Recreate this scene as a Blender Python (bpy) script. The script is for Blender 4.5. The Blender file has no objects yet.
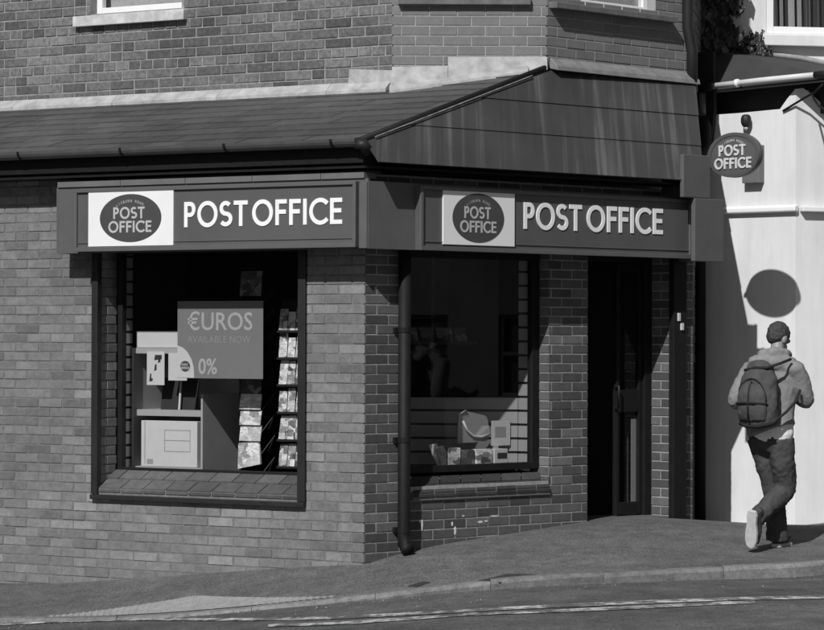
import bpy, bmesh, math, random
from mathutils import Vector, Matrix
random.seed(7)
R = math.radians
S = bpy.context.scene
COL = S.collection
# ------------------------------------------------------------------ camera model
F_PX = 2800.0; W0, H0 = 824.0, 630.0; EYE = 1.695
PITCH = math.atan(25.0 / F_PX); ROLL = 0.0032
CAM = Vector((0, 0, EYE))
fwd = Vector((0, math.cos(PITCH), math.sin(PITCH)))
up0 = Vector((0, -math.sin(PITCH), math.cos(PITCH))); rt0 = Vector((1, 0, 0))
rt = (rt0 + ROLL * up0).normalized(); up = (up0 - ROLL * rt0).normalized()
def ray(px, py):
    return fwd * F_PX + rt * (px - W0 / 2) - up * (py - H0 / 2)
def at_y(px, py, Y):
    d = ray(px, py); return CAM + d * (Y / d.y)

class Frame:
    """vertical working plane: x along it (to the right), y into the wall, z up"""
    def __init__(s, o, ang):
        s.o = Vector((o[0], o[1], 0)); s.a = ang
        s.ux = Vector((math.cos(ang), math.sin(ang), 0)); s.uy = Vector((-math.sin(ang), math.cos(ang), 0))
    def w(s, x, y, z): return s.o + s.ux * x + s.uy * y + Vector((0, 0, z))
    def px(s, px, py, y=0.0):
        d = ray(px, py); q = s.o + s.uy * y
        t = (q - CAM).dot(s.uy) / d.dot(s.uy); p = CAM + d * t
        return ((p - s.o).dot(s.ux), p.z)
    def X(s, px, y=0.0, py=340): return s.px(px, py, y)[0]
    def sub(s, x, y, dang): p = s.w(x, y, 0); return Frame((p.x, p.y), s.a + dang)
    def side(s, x, y): return s.sub(x, y, R(90))        # plane at right angles
WORLD = Frame((0, 0), 0)
AL, BE = R(31), R(42)
K = (-0.354, 21.1)
FA = Frame(K, -AL); FB = Frame(K, BE)

# ------------------------------------------------------------------ materials
MATS = {}
def nm(name):
    m = bpy.data.materials.new(name); m.use_nodes = True
    nt = m.node_tree; b = nt.nodes['Principled BSDF']; return m, nt, b
def ramp(nt, fac, stops):
    r = nt.nodes.new('ShaderNodeValToRGB'); els = r.color_ramp.elements
    while len(els) < len(stops): els.new(0.5)
    for e, (p, v) in zip(els, stops):
        e.position = p; e.color = (v, v, v, 1)
    nt.links.new(fac, r.inputs[0]); return r.outputs[0]
def noise(nt, scale, detail=4, rough=0.6, stretch=None, coord='Object'):
    tc = nt.nodes.new('ShaderNodeTexCoord'); n = nt.nodes.new('ShaderNodeTexNoise')
    n.inputs['Scale'].default_value = scale; n.inputs['Detail'].default_value = detail; n.inputs['Roughness'].default_value = rough
    if stretch:
        mp = nt.nodes.new('ShaderNodeMapping'); mp.inputs['Scale'].default_value = stretch
        nt.links.new(tc.outputs[coord], mp.inputs[0]); nt.links.new(mp.outputs[0], n.inputs['Vector'])
    else: nt.links.new(tc.outputs[coord], n.inputs['Vector'])
    return n.outputs['Fac']
def mul(nt, a, b, mode='MULTIPLY', fac=1.0):
    x = nt.nodes.new('ShaderNodeMix'); x.data_type = 'RGBA'; x.blend_type = mode; x.inputs[0].default_value = fac
    nt.links.new(a, x.inputs[6]); nt.links.new(b, x.inputs[7]); return x.outputs[2]
def bump(nt, b, h, strength, dist):
    bp = nt.nodes.new('ShaderNodeBump'); bp.inputs['Strength'].default_value = strength; bp.inputs['Distance'].default_value = dist
    nt.links.new(h, bp.inputs['Height']); nt.links.new(bp.outputs[0], b.inputs['Normal'])
def plain(name, v, rough=0.6, var=0.12, scale=6.0, bmp=0.0, spec=0.4, metal=0.0, stretch=None):
    if name in MATS: return MATS[name]
    m, nt, b = nm(name)
    n = noise(nt, scale, 5, 0.62, stretch)
    nt.links.new(ramp(nt, n, [(0.25, v * (1 - var)), (0.75, v * (1 + var))]), b.inputs['Base Color'])
    b.inputs['Roughness'].default_value = rough; b.inputs['Specular IOR Level'].default_value = spec; b.inputs['Metallic'].default_value = metal
    if bmp: bump(nt, b, noise(nt, scale * 6, 4), bmp, 0.004)
    MATS[name] = m; return m
def island(name, stops, rough=0.8, nscale=14.0, nvar=0.25, bmp=0.3, dirt=0.25, bscale=90.0, spec=0.3):
    """colour differs brick by brick (slate by slate) plus blotches, speckle and large soft weathering"""
    if name in MATS: return MATS[name]
    m, nt, b = nm(name)
    g = nt.nodes.new('ShaderNodeNewGeometry')
    c = ramp(nt, g.outputs['Random Per Island'], stops)
    c = mul(nt, c, ramp(nt, noise(nt, nscale, 5, 0.7), [(0.25, 1 - nvar), (0.78, 1 + nvar)]))
    c = mul(nt, c, ramp(nt, noise(nt, 0.8, 4, 0.6), [(0.3, 1 - dirt), (0.7, 1 + dirt)]))
    c = mul(nt, c, ramp(nt, noise(nt, 120.0, 2, 0.5), [(0.3, 0.88), (0.7, 1.12)]))
    nt.links.new(c, b.inputs['Base Color']); b.inputs['Roughness'].default_value = rough
    b.inputs['Specular IOR Level'].default_value = spec
    if bmp: bump(nt, b, noise(nt, bscale, 4), bmp, 0.003)
    MATS[name] = m; return m
def glass_mat():
    if 'window glass' in MATS: return MATS['window glass']
    m = bpy.data.materials.new('window glass'); m.use_nodes = True; nt = m.node_tree; nt.nodes.clear()
    o = nt.nodes.new('ShaderNodeOutputMaterial'); mx = nt.nodes.new('ShaderNodeMixShader')
    t = nt.nodes.new('ShaderNodeBsdfTransparent'); gl = nt.nodes.new('ShaderNodeBsdfGlossy'); ge = nt.nodes.new('ShaderNodeNewGeometry')
    t.inputs[0].default_value = (0.97, 0.97, 0.97, 1); gl.inputs['Roughness'].default_value = 0.008
    dt = nt.nodes.new('ShaderNodeVectorMath'); dt.operation = 'DOT_PRODUCT'; nt.links.new(ge.outputs['Normal'], dt.inputs[0]); nt.links.new(ge.outputs['Incoming'], dt.inputs[1])
    def mt(op, a, b):
        q = nt.nodes.new('ShaderNodeMath'); q.operation = op
        for i_, v in enumerate((a, b)):
            if v is None: continue
            if isinstance(v, (int, float)): q.inputs[i_].default_value = v
            else: nt.links.new(v, q.inputs[i_])
        return q.outputs[0]
    # Schlick reflectance, the same from both sides of the sheet
    f_ = mt('ADD', mt('MULTIPLY', mt('POWER', mt('SUBTRACT', 1.0, mt('ABSOLUTE', dt.outputs['Value'], None)), 5.0), 0.8), 0.020)
    nt.links.new(f_, mx.inputs[0]); nt.links.new(t.outputs[0], mx.inputs[1]); nt.links.new(gl.outputs[0], mx.inputs[2])
    nt.links.new(mx.outputs[0], o.inputs[0]); MATS['window glass'] = m; return m
def asphalt(name, lo, hi, patch=0.25, rough=0.85, bscale=220):
    if name in MATS: return MATS[name]
    m, nt, b = nm(name)
    c = ramp(nt, noise(nt, 70, 4, 0.75), [(0.34, lo * .6), (0.5, (lo + hi) / 2), (0.68, hi * 1.45)])
    c = mul(nt, c, ramp(nt, noise(nt, 1.1, 5, 0.65), [(0.3, 1 - patch), (0.7, 1 + patch)]))
    c = mul(nt, c, ramp(nt, noise(nt, 7, 6, 0.8), [(0.3, 0.68), (0.7, 1.28)]))
    c = mul(nt, c, ramp(nt, noise(nt, 1.0, 4, 0.6, (.5, 2.2, 1)), [(0.35, 0.86), (0.65, 1.1)]))
    c = mul(nt, c, ramp(nt, noise(nt, 34, 2, 0.6), [(0.62, 1.0), (0.8, 1.5)]))
    nt.links.new(c, b.inputs['Base Color']); b.inputs['Roughness'].default_value = rough; b.inputs['Specular IOR Level'].default_value = 0.3
    bump(nt, b, noise(nt, bscale * .6, 4, 0.8), 0.8, 0.010)
    MATS[name] = m; return m
def worn_paint(name, v, base, keep=0.45):
    if name in MATS: return MATS[name]
    m, nt, b = nm(name)
    f = ramp(nt, noise(nt, 5, 7, 0.8), [(keep - 0.07, 0), (keep + 0.07, 1)])
    x = nt.nodes.new('ShaderNodeMix'); x.data_type = 'RGBA'
    nt.links.new(f, x.inputs[0]); x.inputs[6].default_value = (base, base, base, 1); x.inputs[7].default_value = (v, v, v, 1)
    nt.links.new(mul(nt, x.outputs[2], ramp(nt, noise(nt, 130, 3), [(0.3, 0.85), (0.7, 1.1)])), b.inputs['Base Color'])
    b.inputs['Roughness'].default_value = 0.8; MATS[name] = m; return m

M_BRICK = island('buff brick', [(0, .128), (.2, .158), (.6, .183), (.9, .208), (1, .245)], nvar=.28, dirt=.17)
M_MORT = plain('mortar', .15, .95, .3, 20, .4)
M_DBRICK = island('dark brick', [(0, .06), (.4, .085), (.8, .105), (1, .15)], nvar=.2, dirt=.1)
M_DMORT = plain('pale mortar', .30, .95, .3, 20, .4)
M_OBRICK = island('old brick', [(0, .07), (.12, .10), (.5, .135), (.85, .165), (1, .19)], nvar=.5, dirt=.22, nscale=26)
M_OMORT = plain('old lime mortar', .25, .95, .35, 16, .5)
M_BBRICK = island('smooth bay brick', [(0, .155), (.5, .17), (1, .19)], nvar=.12, dirt=.1)
M_SILLB = island('sill brick', [(0, .065), (.5, .085), (1, .105)], nvar=.25, dirt=.15)
M_SLATE = island('roof slate', [(0, .055), (.5, .068), (1, .085)], rough=.6, nvar=.25, dirt=.2, bmp=.2, spec=.5)
M_LEADW = plain('weathered pale flashing', .38, .75, .35, 9, .4)
M_BLACK = plain('black paint', .009, .65, .3, 14, 0.05, .25)
M_DGREY = plain('dark grey metal', .017, .55, .25, 8, .05)
M_FASC = plain('fascia board', .10, .5, .1, 5, .05)
M_FASCL = plain('pale fascia board', .105, .5, .1, 5, .05)
M_SIGN = plain('sign panel', .094, .45, .12, 2.2, .0, .5)
M_RIM = plain('sign rim', .11, .35, .08, 5, 0, .5)
M_WPANEL = plain('white sign panel', .78, .4, .04, 6)
M_WHITE = plain('white lettering', .85, .4, .03, 9)
M_PALE = plain('pale lettering', .45, .5, .05, 9)
M_OVAL = plain('dark oval', .068, .35, .06, 4)
M_UPVC = plain('white window frame', .8, .35, .05, 6)
M_STONE = plain('painted stone sill', .5, .8, .35, 9, .4)
M_DSTONE = plain('grey stone sill', .13, .8, .3, 9, .4)
M_RENDER = plain('white render', .8, .75, .05, 1.3, .15)
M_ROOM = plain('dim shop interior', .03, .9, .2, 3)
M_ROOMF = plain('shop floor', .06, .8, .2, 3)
M_SLAT = plain('slatwall board', .28, .6, .08, 3)
M_SHELF = plain('grey shelf board', .34, .6, .08, 3)
M_PAPER = plain('white paper', .52, .8, .05, 9)
M_CARD = island('printed cards', [(0, .06), (.3, .2), (.6, .42), (1, .75)], rough=.5, nscale=60, nvar=.5, bmp=0, dirt=.1)
M_INK = plain('dark ink', .03, .6, .1, 9)
M_GREYCARD = plain('grey card', .28, .6, .1, 9)
M_GLASS = glass_mat()
M_POSTER = plain('grey poster', .17, .6, .05, 4)
M_POSTL = plain('poster lettering', .26, .6, .05, 9)
M_POSTP = plain('pale poster corner', .5, .6, .05, 9)
M_STEEL = plain('bare steel wire', .3, .35, .1, 9, 0, .5, .8)

# ------------------------------------------------------------------ mesh helper
class MB:
    def __init__(s, fr=WORLD): s.v = []; s.f = []; s.fr = fr
    def pts(s, ps, fr=None):
        fr = fr or s.fr; i = len(s.v); s.v += [fr.w(*p) for p in ps]; return i
    def face(s, ps, fr=None):
        i = s.pts(ps, fr); s.f.append(tuple(range(i, i + len(ps)))); return s
    def box(s, x0, x1, y0, y1, z0, z1, fr=None):
        i = s.pts([(x, y, z) for z in (z0, z1) for x, y in ((x0, y0), (x1, y0), (x1, y1), (x0, y1))], fr)
        for q in ((0, 3, 2, 1), (4, 5, 6, 7), (0, 1, 5, 4), (1, 2, 6, 5), (2, 3, 7, 6), (3, 0, 4, 7)): s.f.append(tuple(i + k for k in q))
        return s
    def hexa(s, lo, hi, fr=None):
        """solid between two matching outlines (lists of 3D points)"""
        n = len(lo); i = s.pts(list(lo) + list(hi), fr)
        s.f.append(tuple(i + k for k in range(n))[::-1]); s.f.append(tuple(i + n + k for k in range(n)))
        for k in range(n): s.f.append((i + k, i + (k + 1) % n, i + n + (k + 1) % n, i + n + k))
        return s
    def prism(s, xz, y0, y1, fr=None):
        return s.hexa([(x, y0, z) for x, z in xz], [(x, y1, z) for x, z in xz], fr)
    def tube(s, path, r, n=10, fr=None, cap=True):
        fr = fr or s.fr; P = [fr.w(*p) for p in path]
        rs = r if isinstance(r, (list, tuple)) else [r] * len(P)
        base = len(s.v)
        for k, p in enumerate(P):
            t = (P[min(k + 1, len(P) - 1)] - P[max(k - 1, 0)]).normalized()
            h = Vector((0, 0, 1)) if abs(t.z) < .9 else Vector((1, 0, 0))
            u = t.cross(h).normalized(); v = u.cross(t)
            for j in range(n):
                a = 2 * math.pi * j / n; s.v.append(p + (u * math.cos(a) + v * math.sin(a)) * rs[k])
        for k in range(len(P) - 1):
            for j in range(n):
                a = base + k * n + j; b = base + k * n + (j + 1) % n; s.f.append((a, b, b + n, a + n))
        if cap:
            s.f.append(tuple(base + j for j in range(n))[::-1]); e = base + (len(P) - 1) * n; s.f.append(tuple(e + j for j in range(n)))
        return s
    def build(s, name, mat, parent=None, loc=None, smooth=False, bev=0.0):
        me = bpy.data.meshes.new(name)
        if loc is None: loc = parent_loc(parent) if parent else Vector((0, 0, 0))
        loc = Vector(loc)
        me.from_pydata([tuple(v - loc) for v in s.v], [], s.f); me.materials.append(mat)
        bm = bmesh.new(); bm.from_mesh(me); bmesh.ops.recalc_face_normals(bm, faces=bm.faces); bm.to_mesh(me); bm.free()
        o = bpy.data.objects.new(name, me); COL.objects.link(o)
        if smooth:
            for p in me.polygons: p.use_smooth = True
        if parent: o.parent = parent; o.location = loc - parent_loc(parent)
        else: o.location = loc
        if bev:
            md = o.modifiers.new('bevel', 'BEVEL'); md.width = bev; md.segments = 2; md.limit_method = 'ANGLE'
        return o
def parent_loc(p):
    l = Vector(p.location)
    while p.parent: p = p.parent; l = l + Vector(p.location)
    return l
def tag(o, label, cat, group=None, kind=None):
    o['label'] = label; o['category'] = cat
    if group: o['group'] = group
    if kind: o['kind'] = kind
    return o
def struct(o): o['kind'] = 'structure'; return o
def empty(name, loc, label, cat, group=None):
    o = bpy.data.objects.new(name, None); COL.objects.link(o); o.location = loc; o.empty_display_size = .1
    return tag(o, label, cat, group)

# ------------------------------------------------------------------ ground
CP = []   # control points: X, Y, z
def cp(p): CP.append((p.x, p.y, p.z))
def on(fr, px, py):
    x, z = fr.px(px, py); cp(fr.w(x, 0, z))
on(FA, 0, 583); on(FA, 180, 575); on(FA, 365, 565); on(FB, 400, 553); on(FB, 490, 537); on(FB, 588, 521); on(FB, 690, 520)
D0 = at_y(764, 527, 24.53); FD = Frame((D0.x, D0.y), -R(42))
cp(D0); on(FD, 730, 526); on(FD, 790, 526)
MAN = at_y(768, 549, 21.45); cp(MAN)
KERB = [at_y(-40, 619, 21.45), at_y(60, 621, 21.05), at_y(170, 617, 20.6), at_y(300, 606, 20.05), at_y(365, 597.5, 19.95), at_y(440, 590, 20.03), at_y(540, 579, 20.2), at_y(640, 573, 20.3), at_y(740, 567.5, 20.45), at_y(824, 563.5, 20.65)]
for p in KERB: cp(p)
n = len(CP); mx = sum(c[0] for c in CP) / n; my = sum(c[1] for c in CP) / n
GX, GY, GC = 0.055, 0.05, sum(c[2] for c in CP) / n
def trend(X, Y): return GC + GX * (X - mx) + GY * (Y - my)
def rbf(d2): return math.exp(-d2 / (2 * 1.1 ** 2))
import itertools
def solve(Am, bv):
    n = len(bv); M = [r[:] + [bv[i]] for i, r in enumerate(Am)]
    for i in range(n):
        p = max(range(i, n), key=lambda r: abs(M[r][i])); M[i], M[p] = M[p], M[i]
        for r in range(i + 1, n):
            f = M[r][i] / M[i][i]
            for c in range(i, n + 1): M[r][c] -= f * M[i][c]
    x = [0] * n
    for i in range(n - 1, -1, -1): x[i] = (M[i][n] - sum(M[i][c] * x[c] for c in range(i + 1, n))) / M[i][i]
    return x
AM = [[rbf((a[0] - b[0]) ** 2 + (a[1] - b[1]) ** 2) + (0.02 if i == j else 0) for j, b in enumerate(CP)] for i, a in enumerate(CP)]
WT = solve(AM, [c[2] - trend(c[0], c[1]) for c in CP])
def hgt(X, Y):
    t = trend(X, Y); t = 1.0 * math.tanh((t - GC) / 1.0) + GC if abs(t - GC) > .5 else t
    return t + sum(w * rbf((X - c[0]) ** 2 + (Y - c[1]) ** 2) for w, c in zip(WT, CP))
kx = [(-60, 55), (-20, 31)] + [(p.x, p.y) for p in KERB] + [(4.4, 21.9), (7, 24.4), (20, 36), (60, 70)]
def catmull(pts, sub=6):
    out = []
    for i in range(len(pts) - 1):
        p0 = pts[max(i - 1, 0)]; p1 = pts[i]; p2 = pts[i + 1]; p3 = pts[min(i + 2, len(pts) - 1)]
        for k in range(sub):
            t = k / sub; out.append(tuple(.5 * (2 * p1[j] + (p2[j] - p0[j]) * t + (2 * p0[j] - 5 * p1[j] + 4 * p2[j] - p3[j]) * t * t + (3 * p1[j] - p0[j] - 3 * p2[j] + p3[j]) * t ** 3) for j in range(2)))
    out.append(pts[-1]); return out
def klin(X):
    for a, b in zip(kx, kx[1:]):
        if a[0] <= X <= b[0]: return a[1] + (b[1] - a[1]) * (X - a[0]) / (b[0] - a[0])
    return kx[-1][1] if X > 0 else kx[0][1]
KCACHE = {}
def kerb_y(X):                       # straight runs rounded over about 60 cm
    k = round(X, 4)
    if k not in KCACHE: KCACHE[k] = sum(klin(X + .075 * j) for j in range(-4, 5)) / 9
    return KCACHE[k]
def kdrop(X):          # height of the kerb face: dropped to almost nothing at the crossing
    t = max(0, min(1, (X + .9) / 3.6)); t2 = max(0, min(1, (-2.6 - X) / 1.0)); return .010 + .082 * max(t, t2 * .25)
def grid(rows, fn):
    mb = MB(); n = len(rows[0])
    for r in rows: mb.v += [Vector(p) for p in r]
    for i in range(len(rows) - 1):
        for j in range(n - 1): mb.f.append((i * n + j, i * n + j + 1, (i + 1) * n + j + 1, (i + 1) * n + j))
    return mb
xs = []
x = -60.0
while x < 60: xs.append(x); x += 0.15 if -12.6 < x < 8 else 2.5
KW = .13
pav_v = [KW] + [KW + .14 * k for k in range(1, 40)] + [7, 9, 14]
rows = [[(x, kerb_y(x) + v, hgt(x, kerb_y(x) + v)) for v in pav_v] for x in xs]
M_PAVE = asphalt('pavement asphalt', .105, .168, .2)
M_ROAD = asphalt('road asphalt', .08, .14, .3)
struct(grid(rows, None).build('pavement', M_PAVE, smooth=True))
rd_v = [0.02, -.1, -.2, -.35, -.5, -.7, -.9, -1.2, -1.6, -2.2, -3, -5, -9, -16, -24, -40]
def road_z(x, v):
    y = kerb_y(x); z = hgt(x, y) - kdrop(x)
    k = min(1.0, max(0, -v - .6) / 10.0); return z * (1 - k) + (-.35) * k - .03 * min(1, max(0, -v)) * 0
rows = [[(x, kerb_y(x) + v, road_z(x, v)) for v in rd_v] for x in xs]
struct(grid(rows, None).build('road', M_ROAD, smooth=True))
b = MB(); b.face([(-600, -600, -3.2), (600, -600, -3.2), (600, 600, -3.2), (-600, 600, -3.2)])
struct(b.build('ground', M_ROAD))
# kerb stones: one strip with a joint every metre or so
M_KERB = island('granite kerb', [(0, .16), (.5, .19), (1, .22)], nscale=18, nvar=.45, dirt=.25, bmp=.6, bscale=60)
kb = MB(); x = -14.0; i = 0
while x < 9:
    ln = random.uniform(.8, 1.05); m = 9; secs = []
    jz = random.uniform(-.006, .006)
    for k in range(m + 1):
        X = x + (ln - .003) * k / m; Y = kerb_y(X); z = hgt(X, Y + KW) + .004 + jz; e = random.uniform(.003, .009) if k in (0, m) else random.uniform(0, .003)
        zb = road_z(X, 0) - .1
        rnd = random.uniform(-.005, .005)
        secs.append([(X, Y + e + .02 + rnd, zb), (X, Y + e + rnd, z - .028 - e), (X, Y + .008 + rnd, z - .012 - e), (X, Y + .028, z - e), (X, Y + KW, z - e * .5 + .002), (X, Y + KW + .01, zb)])
    base = len(kb.v); ns = 6
    for s_ in secs: kb.v += [Vector(p) for p in s_]
    for k in range(m):
        for j in range(ns - 1): kb.f.append((base + k * ns + j, base + k * ns + j + 1, base + (k + 1) * ns + j + 1, base + (k + 1) * ns + j))
    kb.f.append(tuple(base + j for j in range(ns))); kb.f.append(tuple(base + m * ns + j for j in range(ns)))
    x += ln
struct(kb.build('kerb', M_KERB, smooth=False))
# tactile blister paving at the dropped kerb
tp = MB(); tp2 = MB()
T = [(-2.62, -2.42), (-.42, -.2)]
def tl(u, v):      # u along kerb 0..1 , v away from kerb 0..1
    X = -2.75 + u * 2.2; d = KW + .02 + v * .50 * max(.04, min(1, u * 1.9)) * (1 if u < .50 else max(.06, 1 - (u - .50) / .5))
    Y = kerb_y(X) + d; return X, Y
rows = [[(*tl(i / 40, j / 14), hgt(*tl(i / 40, j / 14)) + .006) for j in range(15)] for i in range(41)]
tp = grid(rows, None)
for i in range(44):
    for j in range(12):
        u, v = (i + .5) / 44, (j + .5) / 12
        X, Y = tl(u, v); z = hgt(X, Y) + .006; r = .013
        tp.box(X - r, X + r, Y - r, Y + r, z - .002, z + .004)
M_TACT = plain('pale tactile paving', .30, .85, .2, 12, .4)
struct(tp.build('tactile_paving', M_TACT))
# painted lines
M_LINE = worn_paint('worn line paint', .62, .10, .53)
def line(pts, wdt, name='road_marking'):
    P = catmull([(p.x, p.y) for p in pts], 10); mb = MB(); rows = []
    for (X, Y) in P:
        v = Y - kerb_y(X); rows.append([(X, Y - wdt / 2 + wdt * k / 2, road_z(X, v - wdt / 2 + wdt * k / 2) + .006) for k in range(3)])
    return struct(grid(rows, None).build(name, M_LINE))
def rp(px, py):       # point of the road under a pixel
    Y = 20.0
    for _ in range(30):
        p = at_y(px, py, Y); z = road_z(p.x, p.y - kerb_y(p.x)); d = ray(px, py); t = (z - EYE) / d.z; Y2 = d.y * t
        Y = Y * .6 + Y2 * .4
    return at_y(px, py, Y)
LINE1 = [(-20, 625.8), (60, 622), (150, 620), (260, 619.8), (330, 618.5), (420, 614), (520, 608.5), (640, 603), (760, 599), (860, 596)]
LINE2 = [(268, 626.5), (330, 624.5), (400, 620), (470, 615), (560, 611.5), (660, 607), (755, 602.5)]
# ------------------------------------------------------------------ brickwork
def bricks(mb, fr, x0, x1, z0, z1, holes=(), h=.075, w=.24, j=.010, zoff=0.0, xoff=0.0, rec=.004, bond='stretcher', jit=.0015, keep=None):
    k0 = math.floor((z0 - zoff) / h); k1 = math.ceil((z1 - zoff) / h)
    for k in range(k0, k1):
        a, b_ = zoff + k * h + j / 2, zoff + (k + 1) * h - j / 2
        a = max(a, z0); b_ = min(b_, z1)
        if b_ - a < .015: continue
        segs = []; 
        if bond == 'mixed' and k % 4 == 0: ww, off = w / 2, w * .25
        else: ww, off = w, (w / 2 if k % 2 else 0)
        x = math.floor((x0 - xoff - off) / ww) * ww + xoff + off
        while x < x1:
            lo, hi = x, x + ww
            if bond == 'mixed' and random.random() < .13 and ww == w: segs += [(lo, lo + w / 2), (lo + w / 2, hi)]
            else: segs.append((lo, hi))
            x += ww
        for lo, hi in segs:
            jj = j + (random.uniform(-.002, .003) if bond == 'mixed' else 0)
            lo += jj / 2; hi -= jj / 2; lo = max(lo, x0); hi = min(hi, x1)
            parts = [(lo, hi)]
            for (hx0, hx1, hz0, hz1) in holes:
                if min(b_, hz1) - max(a, hz0) > .5 * (b_ - a):
                    np_ = []
                    for l, r_ in parts:
                        if r_ <= hx0 or l >= hx1: np_.append((l, r_))
                        else:
                            if l < hx0: np_.append((l, hx0))
                            if r_ > hx1: np_.append((hx1, r_))
                    parts = np_
            for l, r_ in parts:
                if r_ - l < .02: continue
                if keep and not keep((l + r_) / 2, (a + b_) / 2): continue
                d = random.uniform(-jit, jit); c = .003; jx = random.uniform(-.0012, .0012); jz = random.uniform(-.001, .001)
                i = mb.pts([(l + jx, rec, a + jz), (r_ + jx, rec, a + jz), (r_ + jx, rec, b_ + jz), (l + jx, rec, b_ + jz),
                            (l + c + jx, d - .0005, a + c + jz), (r_ - c + jx, d - .0005 + random.uniform(-.0008, .0008), a + c + jz), (r_ - c + jx, d - .0005, b_ - c + jz), (l + c + jx, d - .0005, b_ - c + jz)], fr)
                mb.f.append((i + 4, i + 5, i + 6, i + 7))
                for q in range(4): mb.f.append((i + q, i + (q + 1) % 4, i + 4 + (q + 1) % 4, i + 4 + q))
    return mb
def slab(mb, fr, x0, x1, z0, z1, y0, y1, holes=()):
    """wall core with rectangular openings, cells butted end to end"""
    xs_ = sorted({x0, x1} | {v for h in holes for v in h[:2] if x0 < v < x1}); zs_ = sorted({z0, z1} | {v for h in holes for v in h[2:] if z0 < v < z1})
    for xa, xb in zip(xs_, xs_[1:]):
        run = None
        for za, zb in zip(zs_, zs_[1:]):
            cx, cz = (xa + xb) / 2, (za + zb) / 2
            if any(h[0] < cx < h[1] and h[2] < cz < h[3] for h in holes):
                if run: mb.box(xa, xb, y0, y1, *run, fr=fr); run = None
            else: run = (run[0] if run else za, zb)
        if run: mb.box(xa, xb, y0, y1, *run, fr=fr)
    return mb

# ------------------------------------------------------------------ post office building
PO = empty('post_office_building', (K[0], K[1], 0), 'two storey brick corner post office with slate lean-to roof over its shop front', 'building')
SOF = FA.px(300, 252)[1]                    # underside of the fascia
# --- face A
xL = -9.0
hA = (FA.X(98), FA.X(300), FA.px(200, 499)[1], SOF + .06)
ZT = 3.15
b = MB(); slab(b, FA, xL, -.012, -1.6, ZT, .004, .25, [(hA[0] - .005, hA[1] + .005, hA[2], hA[3])]); b.build('wall_mortar', M_MORT, PO)
b = MB(); bricks(b, FA, xL, 0, -1.5, ZT, [hA], w=.24, zoff=.012, xoff=-.115, rec=.0055, jit=.0025)
fr = FA.side(hA[0], 0.0)                     # left reveal, seen obliquely
rev = Frame((FA.w(hA[0], 0, 0).x, FA.w(hA[0], 0, 0).y), FA.a + R(90))
bricks(b, rev, .004, .25, hA[2], hA[3], w=.24, zoff=.012)
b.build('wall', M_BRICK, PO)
# --- face B : pillar, window bay, pillar, door, end pillar
xd0, xd1 = FB.X(588), FB.X(671)
xE = FB.X(693)
hB = (FB.X(400), FB.X(549), FB.px(480, 484)[1], SOF + .06)
hD = (xd0, xd1, -.5, SOF + .06)
b = MB(); slab(b, FB, .012, xE, -1.2, 2.95, .004, .25, [(hB[0] - .005, hB[1] + .005, hB[2], hB[3]), (hD[0] - .005, hD[1] + .005, hD[2], hD[3])]); b.build('wall_mortar', M_DMORT, PO)
b = MB(); bricks(b, FB, 0, xE, -1.2, 2.95, [hB, hD], w=.233, zoff=.012, xoff=.0)
rv = Frame((FB.w(hB[1], 0, 0).x, FB.w(hB[1], 0, 0).y), FB.a + R(90))
# right-hand reveals face left: their plane runs away from the street
def reveal_left(mb, fr, x, z0, z1, depth):
    g = Frame((fr.w(x, 0, 0).x, fr.w(x, 0, 0).y), fr.a - R(90))
    bricks(mb, g, -depth, -.004, z0, z1, w=.233, zoff=.012)
reveal_left(b, FB, hB[1], hB[2], hB[3], .25); reveal_left(b, FB, xd1, -.3, hD[3], .25)
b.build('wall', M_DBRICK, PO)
# far side return of the shop (faces the white building)
b = MB(); g = Frame((FB.w(xE, 0, 0).x, FB.w(xE, 0, 0).y), FB.a + R(90)); g2 = Frame((FB.w(xE, 0, 0).x, FB.w(xE, 0, 0).y), FB.a + R(90))
slab(b, FB, xE - .24, xE, -1.2, 2.95, .252, 3.0); b.build('side_wall', M_DMORT, PO)
# --- sloping brick sills
def brick_sill(fr, xa, xb, zb, zt, yb, yt, skew, mat, name='brick_sill'):
    """two rows of bullnosed bricks on a slope, bedded in mortar"""
    mb = MB(); ms = MB(); nose = .035
    p0 = Vector((yb, zb + nose)); p1 = Vector((yt, zt)); d = (p1 - p0); nr = Vector((-d.y, d.x)).normalized()
    if nr.y < 0: nr = -nr
    for r_ in range(2):
        a0, a1 = p0 + d * (r_ * .5 + (.03 if r_ else 0)), p0 + d * (r_ * .5 + .5 - .03)
        x = xa - (0 if r_ == 0 else .10)
        while x < xb:
            l, r2 = max(x + .006, xa + .003), min(x + .22 - .006, xb - .003)
            if r2 - l > .04:
                sk = skew; q = []; t = random.uniform(.005, .008)
                A0, A1 = a0 + nr * t, a1 + nr * t
                lo = [(l, a0.x, a0.y - .02), (r2, a0.x, a0.y - .02), (r2 + sk, a1.x, a1.y - .03), (l + sk, a1.x, a1.y - .03)]
                hi = [(l, A0.x, A0.y), (r2, A0.x, A0.y), (min(r2 + sk, xb), A1.x, A1.y), (min(l + sk, xb), A1.x, A1.y)]
                if r_ == 0:
                    mb.hexa([(l, yb - .010, zb + .004), (r2, yb - .010, zb + .004), (r2, yb + .02, zb + .004), (l, yb + .02, zb + .004)], [(l, yb - .010, zb + nose - .012), (r2, yb - .010, zb + nose - .012), (r2, yb + .02, zb + nose - .002), (l, yb + .02, zb + nose - .002)], fr)
                mb.hexa(lo, hi, fr)
            x += .22
    ms.hexa([(xa, yb - .002, zb - .02), (xb, yb - .002, zb - .02), (xb, yt + .04, zb - .02), (xa, yt + .04, zb - .02)],
            [(xa, p0.x - .002, p0.y - .004), (xb, p0.x - .002, p0.y - .004), (xb, p1.x + .04, p1.y), (xa, p1.x + .04, p1.y)], fr)
    o = ms.build('sill_mortar', M_MORT, PO); mb.build(name, mat, o, loc=parent_loc(PO))
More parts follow.
